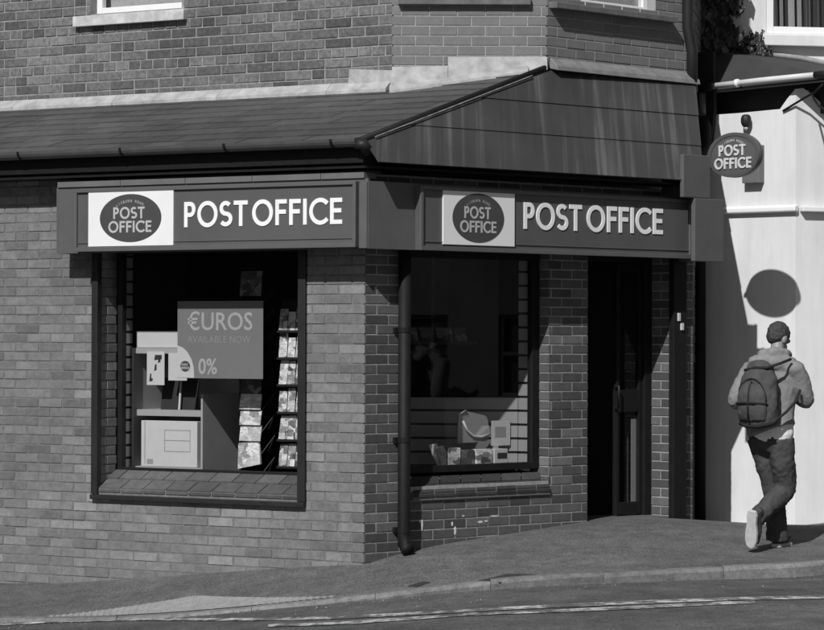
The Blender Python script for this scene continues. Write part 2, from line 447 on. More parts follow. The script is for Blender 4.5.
YA_ = .19
zA0, zA1 = FA.px(200, 496, -.0)[1], FA.px(200, 472.5, .19)[1]
brick_sill(FA, hA[0] + .012, hA[1] - .012, zA0, zA1, .002, YA_ + .01, .03, M_SILLB)
zB0, zB1 = FB.px(480, 495, -.02)[1], FB.px(480, 474.5, .1)[1]
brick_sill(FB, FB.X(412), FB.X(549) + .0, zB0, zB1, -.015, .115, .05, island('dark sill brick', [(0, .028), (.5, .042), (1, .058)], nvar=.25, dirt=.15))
# --- black surround of window A: posts and bottom bar standing proud of the wall
b = MB(FA)
x0, x1 = FA.X(93.5), FA.X(99.5); x2, x3 = FA.X(299.5), FA.X(307); zb0, zb1 = FA.px(200, 503)[1], FA.px(200, 498)[1]
b.box(x0, x1, -.03, .03, zb1, SOF + .05); b.box(x2, x3, -.03, .03, zb1, SOF + .05); b.box(x0, x3, -.045, .03, zb0, zb1 - .002)
SUR = b.build('window_surround', M_DGREY, PO, bev=.004)
# --- window A, set back
def shop_window(fr, xa, xb, za, zb, y, bar, name_frame='window_frame', mat=M_BLACK, rail=None, bl=None, bb=None):
    f = MB(fr); bl = bl or bar; bb = bb or bar
    f.box(xa, xa + bl, y, y + .06, za, zb); f.box(xb - bar, xb, y, y + .06, za, zb)
    f.box(xa + bl, xb - bar, y, y + .06, za, za + bb); f.box(xa + bl, xb - bar, y, y + .06, zb - bar, zb)
    if rail: f.box(xa + bl, xb - bar, y + .004, y + .05, rail, rail + .05)
    o = f.build(name_frame, mat, PO, bev=.004)
    g = MB(fr); g.box(xa + bl + .001, xb - bar - .001, y + .025, y + .031, za + bb + .001, zb - bar - .001)
    g.build('window_pane', M_GLASS, o, loc=parent_loc(PO)); return o
YA = YA_
xa, za = FA.px(117, 472.5, YA); xb = FA.X(305, YA)
shop_window(FA, xa, min(xb, hA[1] + .05), za, SOF + .058, YA, .045)
YB = .11
xa, za = FB.px(404, 474, YB); xb = FB.X(540.5, YB)
shop_window(FB, xa, xb, za, SOF + .058, YB, .09, bl=.04, bb=.055)
# --- shop room (dim)
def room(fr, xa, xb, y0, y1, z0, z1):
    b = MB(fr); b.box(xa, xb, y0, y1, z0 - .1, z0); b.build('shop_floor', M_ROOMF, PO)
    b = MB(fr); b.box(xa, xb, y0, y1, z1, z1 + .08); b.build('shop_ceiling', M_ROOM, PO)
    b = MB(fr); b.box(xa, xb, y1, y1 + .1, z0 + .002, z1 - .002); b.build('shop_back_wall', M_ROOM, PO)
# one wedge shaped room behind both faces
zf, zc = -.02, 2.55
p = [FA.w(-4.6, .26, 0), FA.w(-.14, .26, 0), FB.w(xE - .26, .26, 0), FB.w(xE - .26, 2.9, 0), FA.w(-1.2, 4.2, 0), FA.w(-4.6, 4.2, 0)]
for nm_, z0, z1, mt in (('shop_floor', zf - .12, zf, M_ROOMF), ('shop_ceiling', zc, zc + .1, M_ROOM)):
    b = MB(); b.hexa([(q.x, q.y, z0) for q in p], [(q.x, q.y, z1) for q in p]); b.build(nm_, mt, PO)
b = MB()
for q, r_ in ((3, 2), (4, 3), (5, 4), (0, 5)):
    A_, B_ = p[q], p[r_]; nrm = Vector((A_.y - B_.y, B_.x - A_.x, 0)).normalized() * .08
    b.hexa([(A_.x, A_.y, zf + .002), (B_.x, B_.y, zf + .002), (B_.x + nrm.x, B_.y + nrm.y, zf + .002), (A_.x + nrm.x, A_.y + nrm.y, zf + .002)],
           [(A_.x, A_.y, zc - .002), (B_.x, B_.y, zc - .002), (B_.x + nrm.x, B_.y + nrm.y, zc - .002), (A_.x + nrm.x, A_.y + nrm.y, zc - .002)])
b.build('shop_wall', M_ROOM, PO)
# --- door: frame, leaf at the right standing shut beside the open black doorway, step
YD = .22
b = MB(FB)
xl = FB.X(645, YD); xr = xd1
b.box(xl, FB.X(654, YD), YD, YD + .09, .06, SOF + .05); b.box(xd0 - .02, xd0 + .03, YD, YD + .09, .06, SOF + .05); b.box(xd0 + .03, xl, YD, YD + .09, SOF - .02, SOF + .05)
DFR = b.build('door_frame', M_BLACK, PO, bev=.004)
b = MB(FB)
zst = FB.px(620, 519, .0)[1]
b.box(xd0 + .005, xd1 - .005, .03, .5, zst - .25, zst); b.build('door_step', plain('stone step', .11, .8, .25, 8, .3), PO, bev=.01)
b = MB(FB)
dl, dr = FB.X(615, YD + .05), xl - .005
st = .035
zr0, zr1 = FB.px(630, 412, YD + .03)[1], FB.px(630, 390, YD + .03)[1]
zk = FB.px(630, 502, YD + .03)[1]
b.box(dl, dl + st, YD + .03, YD + .075, zst + .01, SOF - .025); b.box(dr - st, dr, YD + .03, YD + .075, zst + .01, SOF - .025)
b.box(dl + st, dr - st, YD + .03, YD + .075, zst + .01, zk); b.box(dl + st, dr - st, YD + .03, YD + .075, zr0, zr1); b.box(dl + st, dr - st, YD + .03, YD + .075, SOF - .1, SOF - .025)
DOOR = b.build('door', M_BLACK, PO, bev=.003)
b = MB(FB); b.box(dl + st + .002, dr - st - .002, YD + .05, YD + .056, zk + .002, zr0 - .002); b.box(dl + st + .002, dr - st - .002, YD + .05, YD + .056, zr1 + .002, SOF - .102)
b.build('door_pane', M_GLASS, DOOR, loc=parent_loc(PO))
b = MB(FB); xh, zh = FB.px(617, 398, YD)
b.tube([(xh, YD + .03, zh - .08), (xh, YD - .02, zh - .08), (xh, YD - .02, zh + .1), (xh, YD + .03, zh + .1)], .009, 8); b.build('door_handle', M_DGREY, DOOR, loc=parent_loc(PO), smooth=True)
# opening hours strip inside the door glass
b = MB(FB); xa, z1_ = FB.px(631, 419, YD + .065); xb, z0_ = FB.px(642, 501, YD + .065)
b.box(xa, xb, YD + .062, YD + .066, z0_, z1_); NOT = b.build('door_notice', plain('grey notice', .22, .6, .05, 9), DOOR, loc=parent_loc(PO))
for k in range(6):
    b = MB(FB); zz = z1_ - (k + .75) * (z1_ - z0_) / 6.6; b.box(xb - .05, xb - .004, YD + .059, YD + .0615, zz, zz + .02); b.build('notice_print', M_INK, DOOR, loc=parent_loc(PO))
# --- post by the door: black box pipe
b = MB(FB); b.box(FB.X(674, -.06), FB.X(687, -.06), -.06, .0, .0, SOF + .05); POST = b.build('door_post', M_BLACK, PO, bev=.006)
b = MB(FB)
for (pa, pb, ya, yb) in ((678.3, 680.3, 313, 321), (681.2, 683.6, 323, 330)):
    xa, z1_ = FB.px(pa, ya, -.07); xb, z0_ = FB.px(pb, yb, -.07); b.box(xa, xb, -.075, -.058, z0_, z1_)
b.build('latch', M_STONE, POST, loc=parent_loc(PO))
# --- downpipe at the corner pillar
yp = -.07
xp = FB.X(404.5, yp); zt_, zb_ = SOF + .1, FB.px(404, 548, yp)[1]
b = MB(FB); b.tube([(xp, yp, zt_), (xp, yp, zb_ + .1), (xp, yp, zb_ + .03), (xp + .0, yp - .03, zb_), (xp - .01, yp - .06, zb_ - .01)], .049, 14)
DP = b.build('downpipe', M_BLACK, PO, smooth=True)
for zz in (FB.px(404, 330, yp)[1], FB.px(404, 440, yp)[1], FB.px(404, 530, yp)[1]):
    b = MB(FB); b.tube([(xp, yp, zz - .02), (xp, yp, zz + .02)], .0535, 14); b.box(xp - .056, xp + .056, yp + .04, yp + .068, zz - .02, zz + .02)
    b.build('downpipe_bracket', M_BLACK, DP, loc=parent_loc(PO))
# --- fascia boards
PF = .22
def fz(fr, px, py, d): return fr.px(px, py, -d)[1]
xf0 = FA.X(58, -PF); 
# corner point where both fascia planes meet
EBLK = .44
half = (AL + BE) / 2
cA = PF * math.tan(half)                     # overrun along each face
ZF0 = fz(FA, 365, 248.5, PF); ZF1 = fz(FA, 340, 179, PF)
b = MB(FA); b.prism([(xf0, ZF0), (cA - .001, ZF0), (cA - .001, ZF1), (xf0, ZF1)], -PF, -PF + .03)
b.build('fascia', M_FASC, PO)
b = MB(FA); b.prism([(FA.X(357, -PF - .002), ZF0 + .004), (cA - .006, ZF0 + .004), (cA - .006, ZF1 - .03), (FA.X(357, -PF - .002), ZF1 - .03)], -PF - .012, -PF - .001); b.build('fascia_panel', M_FASCL, PO)
xfB = FB.X(694, -PF)
ZG1 = fz(FB, 420, 183, PF)
b = MB(FB); b.prism([(-cA + .001, ZF0), (xfB, ZF0), (xfB, ZF1 - .02), (-cA + .001, ZF1 - .02)], -PF, -PF + .03); b.build('fascia', M_FASC, PO)
# lit ledge strip over sign A in lengths
b = MB(FA); x = xf0
while x < cA - .05:
    b.box(x, min(x + .62, cA - .03), -PF - .015, -PF + .16, ZF1 + .002, ZF1 + .045); x += .625
b.build('fascia_ledge', plain('ledge strip', .13, .7, .15, 6), PO)
# soffit
pw = [FA.w(xf0, -PF + .03, 0), FA.w(cA - .02, -PF + .03, 0), FB.w(xfB, -PF + .03, 0), FB.w(xfB, -.002, 0), FA.w(-.0, -.004, 0), FA.w(xf0, -.002, 0)]
b = MB(); b.hexa([(q.x, q.y, ZF0 + .02) for q in pw], [(q.x, q.y, ZF0 + .04) for q in pw]); b.build('soffit', M_DGREY, PO)
b = MB(FA); b.box(xf0 - .02, xf0 - .001, -PF, -.002, ZF0, ZF1); b.build('fascia_end', M_FASC, PO)
# ------------------------------------------------------------------ upper house
YBAY = 22.9
FL = Frame((0, YBAY), 0.0)
xq0 = FL.X(391); xq1 = FL.X(546.5)
FU = Frame((xq0, YBAY), -AL)                 # old wall, ends at the bay
FR = Frame((xq1, YBAY), BE + R(2))
xr1 = FR.X(689)
ZUP = 8.2; ZLO = 2.9
b = MB()
wo = (FU.X(89), FU.X(180), FU.px(135, 11)[1], FU.px(135, 11)[1] + 1.7)
slab(b, FU, -9.5, 0, ZLO, ZUP, .006, .3, [wo]); b.build('upper_wall_mortar', M_OMORT, PO)
b = MB(); bricks(b, FU, -9.5, -.0, ZLO, ZUP, [wo], h=.0835, w=.262, j=.012, bond='mixed', rec=.006, jit=.003, zoff=.02); b.build('upper_wall', M_OBRICK, PO)
wl = (FL.X(400), FL.X(528), FL.px(470, -5)[1], FL.px(470, -5)[1] + 1.7)
wr = (FR.X(572), FR.X(655), FR.px(610, 8)[1], FR.px(610, 8)[1] + 1.7)
b = MB(); slab(b, FL, xq0 + .012, xq1 - .012, ZLO, ZUP, .004, .25, [wl]); slab(b, FR, .012, xr1, ZLO, ZUP, .004, .25, [wr]); b.build('bay_mortar', M_DMORT, PO)
b = MB(); bricks(b, FL, xq0 + .0, xq1, ZLO, ZUP, [wl], h=.0815, w=.229, j=.010, rec=.002, zoff=.03, xoff=.02); bricks(b, FR, 0, xr1, ZLO, ZUP, [wr], h=.0815, w=.229, rec=.002, zoff=.03)
b.build('bay_wall', M_BBRICK, PO)
# bay side returning to the house, in shade
FS = Frame((FR.w(xr1, 0, 0).x, FR.w(xr1, 0, 0).y), R(80))
b = MB(); slab(b, FS, 0, 3.5, 1.5, ZUP, .006, .25); b.build('return_wall', M_OMORT, PO)
b = MB(); bricks(b, FS, 0, 3.5, 1.5, ZUP, h=.0835, w=.262, j=.012, bond='mixed', rec=.006); b.build('return_wall_brick', M_OBRICK, PO)
# house roof above the picture
b = MB()
e = [FU.w(-9.6, -.3, 0), FU.w(0, -.3, 0), FL.w(xq1, -.3, 0), FR.w(xr1 + .2, -.3, 0), FS.w(3.6, -.2, 0), FU.w(-9.6, 7, 0)]
c = Vector((-1, 27.5, 0)); i0 = len(b.v)
b.v += [Vector((q.x, q.y, ZUP)) for q in e] + [Vector((-6, 28.5, 10.6)), Vector((-.5, 26.5, 10.6))]
for f_ in ((0, 1, 7, 6), (1, 2, 7), (2, 3, 7), (3, 4, 7), (4, 5, 6, 7), (5, 0, 6), (5, 4, 3, 2, 1, 0)): b.f.append(f_)
b.build('house_roof', M_SLATE, PO)
def sash(fr, hole, sill_px, sill_mat, proj, th, sx0, sx1, depth=.09):
    x0, x1, z0, z1 = hole
    f = MB(fr); t = .06
    f.box(x0 + .002, x0 + t, depth, depth + .06, z0, z1); f.box(x1 - t, x1 - .002, depth, depth + .06, z0, z1); f.box(x0 + t, x1 - t, depth, depth + .06, z0, z0 + t); f.box(x0 + t, x1 - t, depth, depth + .06, z1 - t, z1)
    f.box(x0 + t, x1 - t, depth + .005, depth + .05, (z0 + z1) / 2, (z0 + z1) / 2 + .05)
    o = f.build('window_frame', M_UPVC, PO, bev=.004)
    g = MB(fr); g.box(x0 + t + .001, x1 - t - .001, depth + .02, depth + .026, z0 + t + .001, (z0 + z1) / 2 - .001); g.build('window_pane', M_GLASS, o, loc=parent_loc(PO))
    g = MB(fr); g.box(x0, x1, depth + .15, depth + .16, z0, z1); g.build('net_curtain', plain('net curtain', .35, .9, .2, 12), o, loc=parent_loc(PO))
    s_ = MB(fr); s_.hexa([(sx0, -proj, z0 - th - .01), (sx1, -proj, z0 - th - .01), (sx1, depth, z0 - th), (sx0, depth, z0 - th)], [(sx0, -proj, z0 - .02), (sx1, -proj, z0 - .02), (sx1, depth, z0 - .003), (sx0, depth, z0 - .003)])
    s_.build('window_sill', sill_mat, PO, bev=.006)
sash(FU, wo, 0, M_STONE, .06, .10, FU.X(71, -.06), FU.X(182, -.06))
sash(FL, wl, 0, M_DSTONE, .06, .075, FL.X(397, -.06), FL.X(530, -.06))
sash(FR, wr, 0, M_DSTONE, .09, .06, FR.X(556, -.09), FR.X(677, -.09))

# ------------------------------------------------------------------ lean-to roof
EA = .30
# roof A plane: eaves line at EA in front of face A, rising to old wall
ze = FA.px(340, 141.5, -EA)[1]
P_bay = FL.w(xq1, 0, FL.px(552, 69)[1])
dA = -(P_bay - FA.o).dot(FA.uy) * -1.0       # depth of bay corner behind face A
slopeA = (P_bay.z - ze) / (dA + EA)
def rA(x, y): return ze + slopeA * (y + EA)
# eaves corner: hip direction in plan, from the bay corner to where A and B eaves meet
# hip as 3D line: intersection of the two planes through P_bay
HC = FA.w(FA.X(363, -EA), -EA, ze)
dyh = (P_bay - HC).dot(FB.uy); slopeB = (P_bay.z - ze) / dyh
yHC = (HC - FB.o).dot(FB.uy)
def planeB(y): return ze + slopeB * (y - yHC)
EB = -yHC
for _ in range(30):                          # lower edge of the sheet roof, where the picture has it
    zt__ = FB.px(520, 171, -EB)[1]; EB = EB * .6 + .4 * (-(yHC + (zt__ - ze) / slopeB))
zeB = planeB(-EB)
nA3 = (FA.ux).cross(FA.uy + Vector((0, 0, slopeA))); nB3 = (FB.ux).cross(FB.uy + Vector((0, 0, slopeB)))
hip = (HC - P_bay).normalized()
HB = P_bay + hip * ((zeB - P_bay.z) / hip.z)
# slates
sl = MB()
nA_u = nA3.normalized(); nA_u = nA_u if nA_u.z > 0 else -nA_u
up_s = (FA.uy + Vector((0, 0, slopeA))).normalized()
Lrun = (2.75 + EA) / (FA.uy + Vector((0, 0, slopeA))).normalized().dot(FA.uy)
E0 = FA.w(0, -EA, ze)
gauge = .235; wv = .30; k = 0
while k * gauge < Lrun:
    x = -9.4 + (wv / 2 if k % 2 else 0)
    while x < 1.9:
        o = E0 + FA.ux * x + up_s * (k * gauge - .02); t = random.uniform(.0, .004)
        c_ = [o + FA.ux * .0008, o + FA.ux * (wv - .0008), o + FA.ux * (wv - .0008) + up_s * (gauge + .05), o + FA.ux * .002 + up_s * (gauge + .05)]
        lo = [c_[0] + nA_u * .006, c_[1] + nA_u * .006, c_[2] - nA_u * .004, c_[3] - nA_u * .004]
        hi = [q + nA_u * (.009 + t) for q in lo]
        sl.hexa([tuple(q) for q in lo], [tuple(q) for q in hi], WORLD); x += wv
    k += 1
me = bpy.data.meshes.new('roof_slates'); me.from_pydata([tuple(v) for v in sl.v], [], sl.f)
bm = bmesh.new(); bm.from_mesh(me)
hn = hip.cross(Vector((0, 0, 1))).normalized()        # vertical plane through the hip
if hn.x < 0: hn = -hn
bmesh.ops.bisect_plane(bm, geom=bm.verts[:] + bm.edges[:] + bm.faces[:], plane_co=P_bay, plane_no=hn, clear_outer=True)
bmesh.ops.recalc_face_normals(bm, faces=bm.faces)
for v in bm.verts: v.co -= parent_loc(PO)
bm.to_mesh(me); bm.free(); me.materials.append(M_SLATE)
RA = bpy.data.objects.new('slate_roof', me); COL.objects.link(RA); RA.parent = PO
# deck below the slates
b = MB()
q = [E0 + FA.ux * -9.4 + up_s * .03, HC + up_s * .03, P_bay, P_bay + FA.ux * -9.6]
b.hexa([tuple(p_ - nA_u * .03) for p_ in q], [tuple(p_ - nA_u * .006) for p_ in q]); b.build('roof_deck', M_DGREY, PO)
# roof B : three overlapping sheets of dark felt with run-off streaks
m, nt, bs = nm('streaked roofing sheet'); MATS['streaked'] = m
c1 = ramp(nt, noise(nt, 1.0, 5, .65), [(.3, .038), (.7, .058)])
tcn = nt.nodes.new('ShaderNodeTexCoord'); mp = nt.nodes.new('ShaderNodeMapping'); mp.inputs['Rotation'].default_value = (0, 0, -BE); mp.inputs['Scale'].default_value = (13, .25, .3)
nz = nt.nodes.new('ShaderNodeTexNoise'); nz.inputs['Scale'].default_value = 1.0; nz.inputs['Detail'].default_value = 5; nz.inputs['Roughness'].default_value = .6
nt.links.new(tcn.outputs['Object'], mp.inputs[0]); nt.links.new(mp.outputs[0], nz.inputs['Vector'])
c1 = mul(nt, c1, ramp(nt, nz.outputs['Fac'], [(.40, .88), (.52, 1.0), (.59, 1.5), (.67, 2.5)])); nt.links.new(c1, bs.inputs['Base Color']); bs.inputs['Roughness'].default_value = .55
bump(nt, bs, noise(nt, 40, 4), .25, .004)
nB_u = nB3.normalized(); nB_u = nB_u if nB_u.z > 0 else -nB_u
xv0 = FB.X(703, -EB); 
Pr_t = FR.w(xr1 + .02, 0, 0); xtop = (Pr_t - FB.o).dot(FB.ux)
def onB(x, z, lift=0.0):
    y = (z - zeB) / slopeB - EB; return FB.w(x, y, z) + nB_u * lift
def hipx(z):
    if z < ze: return (HC - FB.o).dot(FB.ux) + .02 - .02 * (z - zeB) / (ze - zeB)
    p_ = P_bay + hip * ((z - P_bay.z) / hip.z); return (p_ - FB.o).dot(FB.ux)
zt_ = P_bay.z + .02
zl = [zeB, ze, zeB + (zt_ - zeB) * .34, zeB + (zt_ - zeB) * .64, zt_]
b = MB()
def verge(z): return xv0 + (xtop - xv0) * (z - zeB) / (zt_ - zeB)
for k in range(4):
    z0_, z1_ = zl[k], min(zl[k + 1] + (.05 if k else 0), zt_)
    if k == 0: lf = .0115, .012
    elif k == 1: lf = .012, .002
    else: lf = .012, .002
    q0 = [onB(hipx(z0_), z0_, lf[0]), onB(verge(z0_), z0_, lf[0]), onB(verge(z1_), z1_, lf[1]), onB(hipx(z1_), z1_, lf[1])]
    b.hexa([tuple(v - nB_u * .008) for v in q0], [tuple(v) for v in q0])
b.build('sheet_roof', MATS['streaked'], PO)
b = MB(); q = [onB(hipx(ze), ze, -.008), onB(verge(ze) - .01, ze, -.008), onB(verge(zt_) - .01, zt_, -.008), onB(hipx(zt_), zt_, -.008)]
b.hexa([tuple(v - nB_u * .05) for v in q], [tuple(v - nB_u * .012) for v in q]); b.build('roof_deck', M_BLACK, PO)
# end block stepping up at the far end of the fascia, just proud of the eaves
yk = -EB - .03
b = MB(FB); xa, z1_ = FB.px(694.5, 198, yk); xb, z0_ = FB.px(721, 262, yk); b.box(xa, xb + .03, yk - .004, yk + .04, z0_, z1_); b.box(xa + .20, xb + .026, yk + .0405, .02, z0_ + .01, z1_ - .004)
xa2, z3 = FB.px(683.5, 154, yk); xb2 = FB.X(706, yk); b.box(xa2, xb2 + .05, yk, yk + .04, z1_ + .002, z3); b.box(xa2 + .19, xb2 + .046, yk + .0405, .0, z1_ + .002, z3 - .004)
b.build('fascia_end_block', M_FASCL, PO, bev=.006)
# verge closing board at the right end, down to the wall
b = MB(); g = [onB(verge(zeB) - .03, zeB, -.02), onB(verge(zt_) - .03, zt_, -.02)]
b.hexa([tuple(g[0]), tuple(g[1]), (g[1].x, g[1].y, zeB - .0), ], [tuple(v + FB.ux * .02) for v in (g[0], g[1], Vector((g[1].x, g[1].y, zeB)))])
b.build('roof_side', M_DGREY, PO)
# hip capping : dark roll with a pale edge
b = MB(); b.tube([tuple(HC + Vector((0, 0, .01)) + hip * .04), tuple(P_bay + Vector((0, 0, .015)))], .026, 10); b.build('hip_capping', M_BLACK, PO, smooth=True)
b = MB(); off = FB.ux * .03 + Vector((0, 0, .01)) - FB.uy * .03
b.tube([tuple(HC + off + (P_bay - HC) * .03), tuple(P_bay + off - (P_bay - HC) * .12)], .006, 6); b.build('hip_trim', plain('dull hip trim', .22, .7, .5, 14), PO)
# flashings
b = MB(FU); x = -9.4
while x < -.02:
    x2_ = min(x + 1.1, -.0); y_c = 0
    def zr(xx): p_ = FU.w(xx, 0, 0); return ze + slopeA * ((p_ - FA.o).dot(FA.uy) + EA)
    b.hexa([(x, -.10, zr(x) - .012), (x2_, -.10, zr(x2_) - .012), (x2_, .01, zr(x2_) + .02), (x, .01, zr(x) + .02)], [(x, -.10, zr(x) + .02), (x2_, -.10, zr(x2_) + .02), (x2_, -.012, zr(x2_) + .09), (x, -.012, zr(x) + .09)]); x += 1.103
b.hexa([(-.42, -.025, zr(0) + .0), (.02, -.025, zr(0) + .0), (.02, -.002, zr(0) + .0), (-.42, -.002, zr(0))], [(-.40, -.02, zr(0) + .2), (.02, -.02, zr(0) + .17), (.02, -.003, zr(0) + .17), (-.40, -.003, zr(0) + .2)])
b.build('roof_flashing', M_LEADW, PO, bev=.004)
b = MB(FL)
zq0, zq1 = rA(0, (FL.w(xq0, 0, 0) - FA.o).dot(FA.uy)), P_bay.z
xm = FL.X(447)
zm = zq0 + (zq1 - zq0) * (xm - xq0) / (xq1 - xq0)
b.hexa([(xq0, -.06, zq0 + .0), (xm, -.06, zm + .0), (xm, -.004, zm), (xq0, -.004, zq0)], [(xq0, -.015, FL.px(400, 67)[1]), (xm, -.015, FL.px(447, 66)[1]), (xm, -.004, FL.px(447, 66)[1]), (xq0, -.004, FL.px(400, 67)[1])])
b.hexa([(xm + .001, -.06, zm - .01), (xq1, -.06, zq1 - .01), (xq1, -.004, zq1), (xm + .001, -.004, zm)], [(xm + .001, -.018, FL.px(450, 57)[1]), (xq1, -.018, FL.px(546, 57)[1]), (xq1, -.004, FL.px(546, 57)[1]), (xm + .001, -.004, FL.px(450, 57)[1])])
b.hexa([(xq0 - .02, -.16, zq0 - .05), (xq1 - .16, -.16, zq1 - .07), (xq1 - .16, -.061, zq1 - .03), (xq0 - .02, -.061, zq0 - .01)], [(xq0 - .02, -.16, zq0 - .005), (xq1 - .16, -.16, zq1 - .025), (xq1 - .16, -.061, zq1 + .025), (xq0 - .02, -.061, zq0 + .045)])
b.build('roof_flashing', M_LEADW, PO, bev=.004)
b = MB(FR); zz = FR.px(610, 70)[1]
b.hexa([(.02, -.10, zz - .06), (xr1 + .03, -.10, zz - .06), (xr1 + .03, -.002, zz - .04), (.02, -.002, zz - .04)], [(.02, -.09, zz - .02), (xr1 + .03, -.09, zz - .02), (xr1 + .03, -.012, zz + .05), (.02, -.012, zz + .05)])
b.build('roof_flashing', plain('grey lead flashing', .2, .7, .3, 9, .4), PO, bev=.006)
# gutter along eaves A
b = MB(FA); gx1 = (HC - FA.o).dot(FA.ux) - .02
n_ = 9; prof = [(-.062 * math.cos(math.pi * k / n_), -.062 * math.sin(math.pi * k / n_)) for k in range(n_ + 1)]
pin = [(-.055 * math.cos(math.pi * k / n_), -.055 * math.sin(math.pi * k / n_)) for k in range(n_, -1, -1)]
sec = [(-EA - .04 + a_, ze + .012 + c_) for a_, c_ in prof + pin]
b.hexa([(-9.4, y, z) for y, z in sec], [(gx1, y, z) for y, z in sec])
GUT = b.build('gutter', plain('grey gutter', .085, .35, .2, 6, 0, .5), PO)
for pxg in (17, 119, 223, 330):
    xg = FA.X(pxg, -EA - .1); b = MB(FA)
    pr = [(-EA - .04 + 1.06 * a_, ze + .012 + 1.06 * c_) for a_, c_ in prof] + [(-EA - .04 + 1.02 * a_, ze + .012 + 1.02 * c_) for a_, c_ in prof[::-1]]
    b.hexa([(xg - .012, y, z) for y, z in pr], [(xg + .012, y, z) for y, z in pr]); b.build('gutter_bracket', M_BLACK, GUT, loc=parent_loc(PO))
b = MB(FA); b.box(-9.4, gx1, -EA + .025, -EA + .05, ze - .16, ze - .015); b.build('eaves_board', M_BLACK, PO)
pw = [FA.w(-9.4, -EA + .05, 0), FA.w(gx1, -EA + .05, 0), FB.w(verge(zeB), -EB + .06, 0), FB.w(verge(zeB), -.006, 0), FA.w(-.0, -.006, 0), FA.w(-9.4, -.006, 0)]
b = MB(); b.hexa([(q.x, q.y, zeB - .03) for q in pw], [(q.x, q.y, zeB - .012) for q in pw]); b.build('eaves_soffit', M_BLACK, PO)
# gutter end elbow at the hip
b = MB(FA); b.tube([(gx1 - .02, -EA - .04, ze - .02), (gx1 + .04, -EA - .04, ze - .03), (gx1 + .05, -EA + .02, ze - .08)], .045, 10); b.build('gutter_end', M_DGREY, GUT, loc=parent_loc(PO), smooth=True)
# soil pipe at the right of the bay
b = MB(FR); xs_ = FR.X(687, -.05); z0_ = FR.px(687, 80, -.05)[1]
b.tube([(xs_ + .06, -.05, z0_ - .1), (xs_ + .06, -.05, z0_ + .25), (xs_, -.05, z0_ + .45), (xs_, -.05, ZUP)], .048, 12); b.build('soil_pipe', M_DGREY, PO, smooth=True)
#@@PART2
# ------------------------------------------------------------------ lettering
def arc(cx, cz, rx, rz, a0, a1, n=14): return [(cx + rx * math.cos(R(a0 + (a1 - a0) * k / n)), cz + rz * math.sin(R(a0 + (a1 - a0) * k / n))) for k in range(n + 1)]
def glyph(c, w):
    h = w / 2
    if c == 'P': return .56, [[(h, 0), (h, 1)], [(w, 1 - h), (.30, 1 - h)] + arc(.30, .70, .26 - h, .30 - h, 90, -90)[1:] + [(w, .40 + h)]]
    if c == 'O': return 1.0, [arc(.5, .5, .5 - h, .52 - h, 0, 360, 36)]
    if c == 'S': return .60, [arc(.30, 1 - h - (1 - w) / 4, .25 - h * .4, (1 - w) / 4, 35, 262, 16) + arc(.30, h + (1 - w) / 4, .28 - h * .4, (1 - w) / 4, 82, -145, 16)]
    if c == 'T': return .68, [[(0, 1 - h), (.68, 1 - h)], [(.34, 0), (.34, 1 - w)]]
    if c == 'F': return .54, [[(h, 0), (h, 1)], [(w, 1 - h), (.54, 1 - h)], [(w, .52), (.50, .52)]]
    if c == 'E': return .56, [[(h, 0), (h, 1)], [(w, 1 - h), (.56, 1 - h)], [(w, .52), (.52, .52)], [(w, h), (.56, h)]]
    if c == 'I': return w, [[(h, 0), (h, 1)]]
    if c == 'C': return .86, [arc(.52, .5, .52 - h, .52 - h, 42, 318, 26)]
    return .30, []
def letters(mb, fr, text, x0, x1, z0, z1, y0, y1, w=.17, gap=.13, shear=(0, 0)):
    """monoline capitals filling x0..x1, z0..z1 of a plane; front at y0"""
    gl = [glyph(c, w) for c in text]; tot = sum(g[0] for g in gl) + gap * (len(gl) - 1); sx = (x1 - x0) / tot; sz = z1 - z0; cx = 0; n = 0
    for gw, polys in gl:
        for P in polys:
            closed = len(P) > 3 and abs(P[0][0] - P[-1][0]) + abs(P[0][1] - P[-1][1]) < 1e-6
            L, Rr = [], []
            for k, (px_, pz_) in enumerate(P):
                a = P[k - 1] if k > 0 else (P[-2] if closed else P[k]); b = P[k + 1] if k < len(P) - 1 else (P[1] if closed else P[k])
                tx, tz = b[0] - a[0], b[1] - a[1]; l = math.hypot(tx, tz) or 1; nx, nz = -tz / l * w / 2, tx / l * w / 2
                L.append((px_ + nx, pz_ + nz)); Rr.append((px_ - nx, pz_ - nz))
            n += 1; yy = y0 - .0002 * (n % 3)
            f = lambda q: (x0 + (cx + q[0]) * sx, z0 + q[1] * sz)
            base = len(mb.v)
            for l_, r_ in zip(L, Rr):
                for q in (l_, r_):
                    X_, Z_ = f(q); mb.v.append(fr.w(X_, yy, Z_)); mb.v.append(fr.w(X_, y1, Z_))
            for k in range(len(P) - 1):
                a = base + 4 * k; b = a + 4
                mb.f += [(a, a + 2, b + 2, b), (a, b, b + 1, a + 1), (a + 2, a + 3, b + 3, b + 2)]
            if not closed:
                e = base + 4 * (len(P) - 1); mb.f += [(base, base + 1, base + 3, base + 2), (e, e + 2, e + 3, e + 1)]
        cx += gw + gap
def font_mesh(text, bold=0.0):
    c = bpy.data.curves.new('lettering_curve', 'FONT'); c.body = text; c.size = 1; c.extrude = 0; c.offset = bold; c.resolution_u = 3
    o = bpy.data.objects.new('lettering_curve', c); COL.objects.link(o)
    dg = bpy.context.evaluated_depsgraph_get(); me = bpy.data.meshes.new_from_object(o.evaluated_get(dg))
    vs = [(v.co.x, v.co.y) for v in me.vertices]; fs = [tuple(p.vertices) for p in me.polygons]
    bpy.data.objects.remove(o); bpy.data.curves.remove(c); bpy.data.meshes.remove(me); return vs, fs
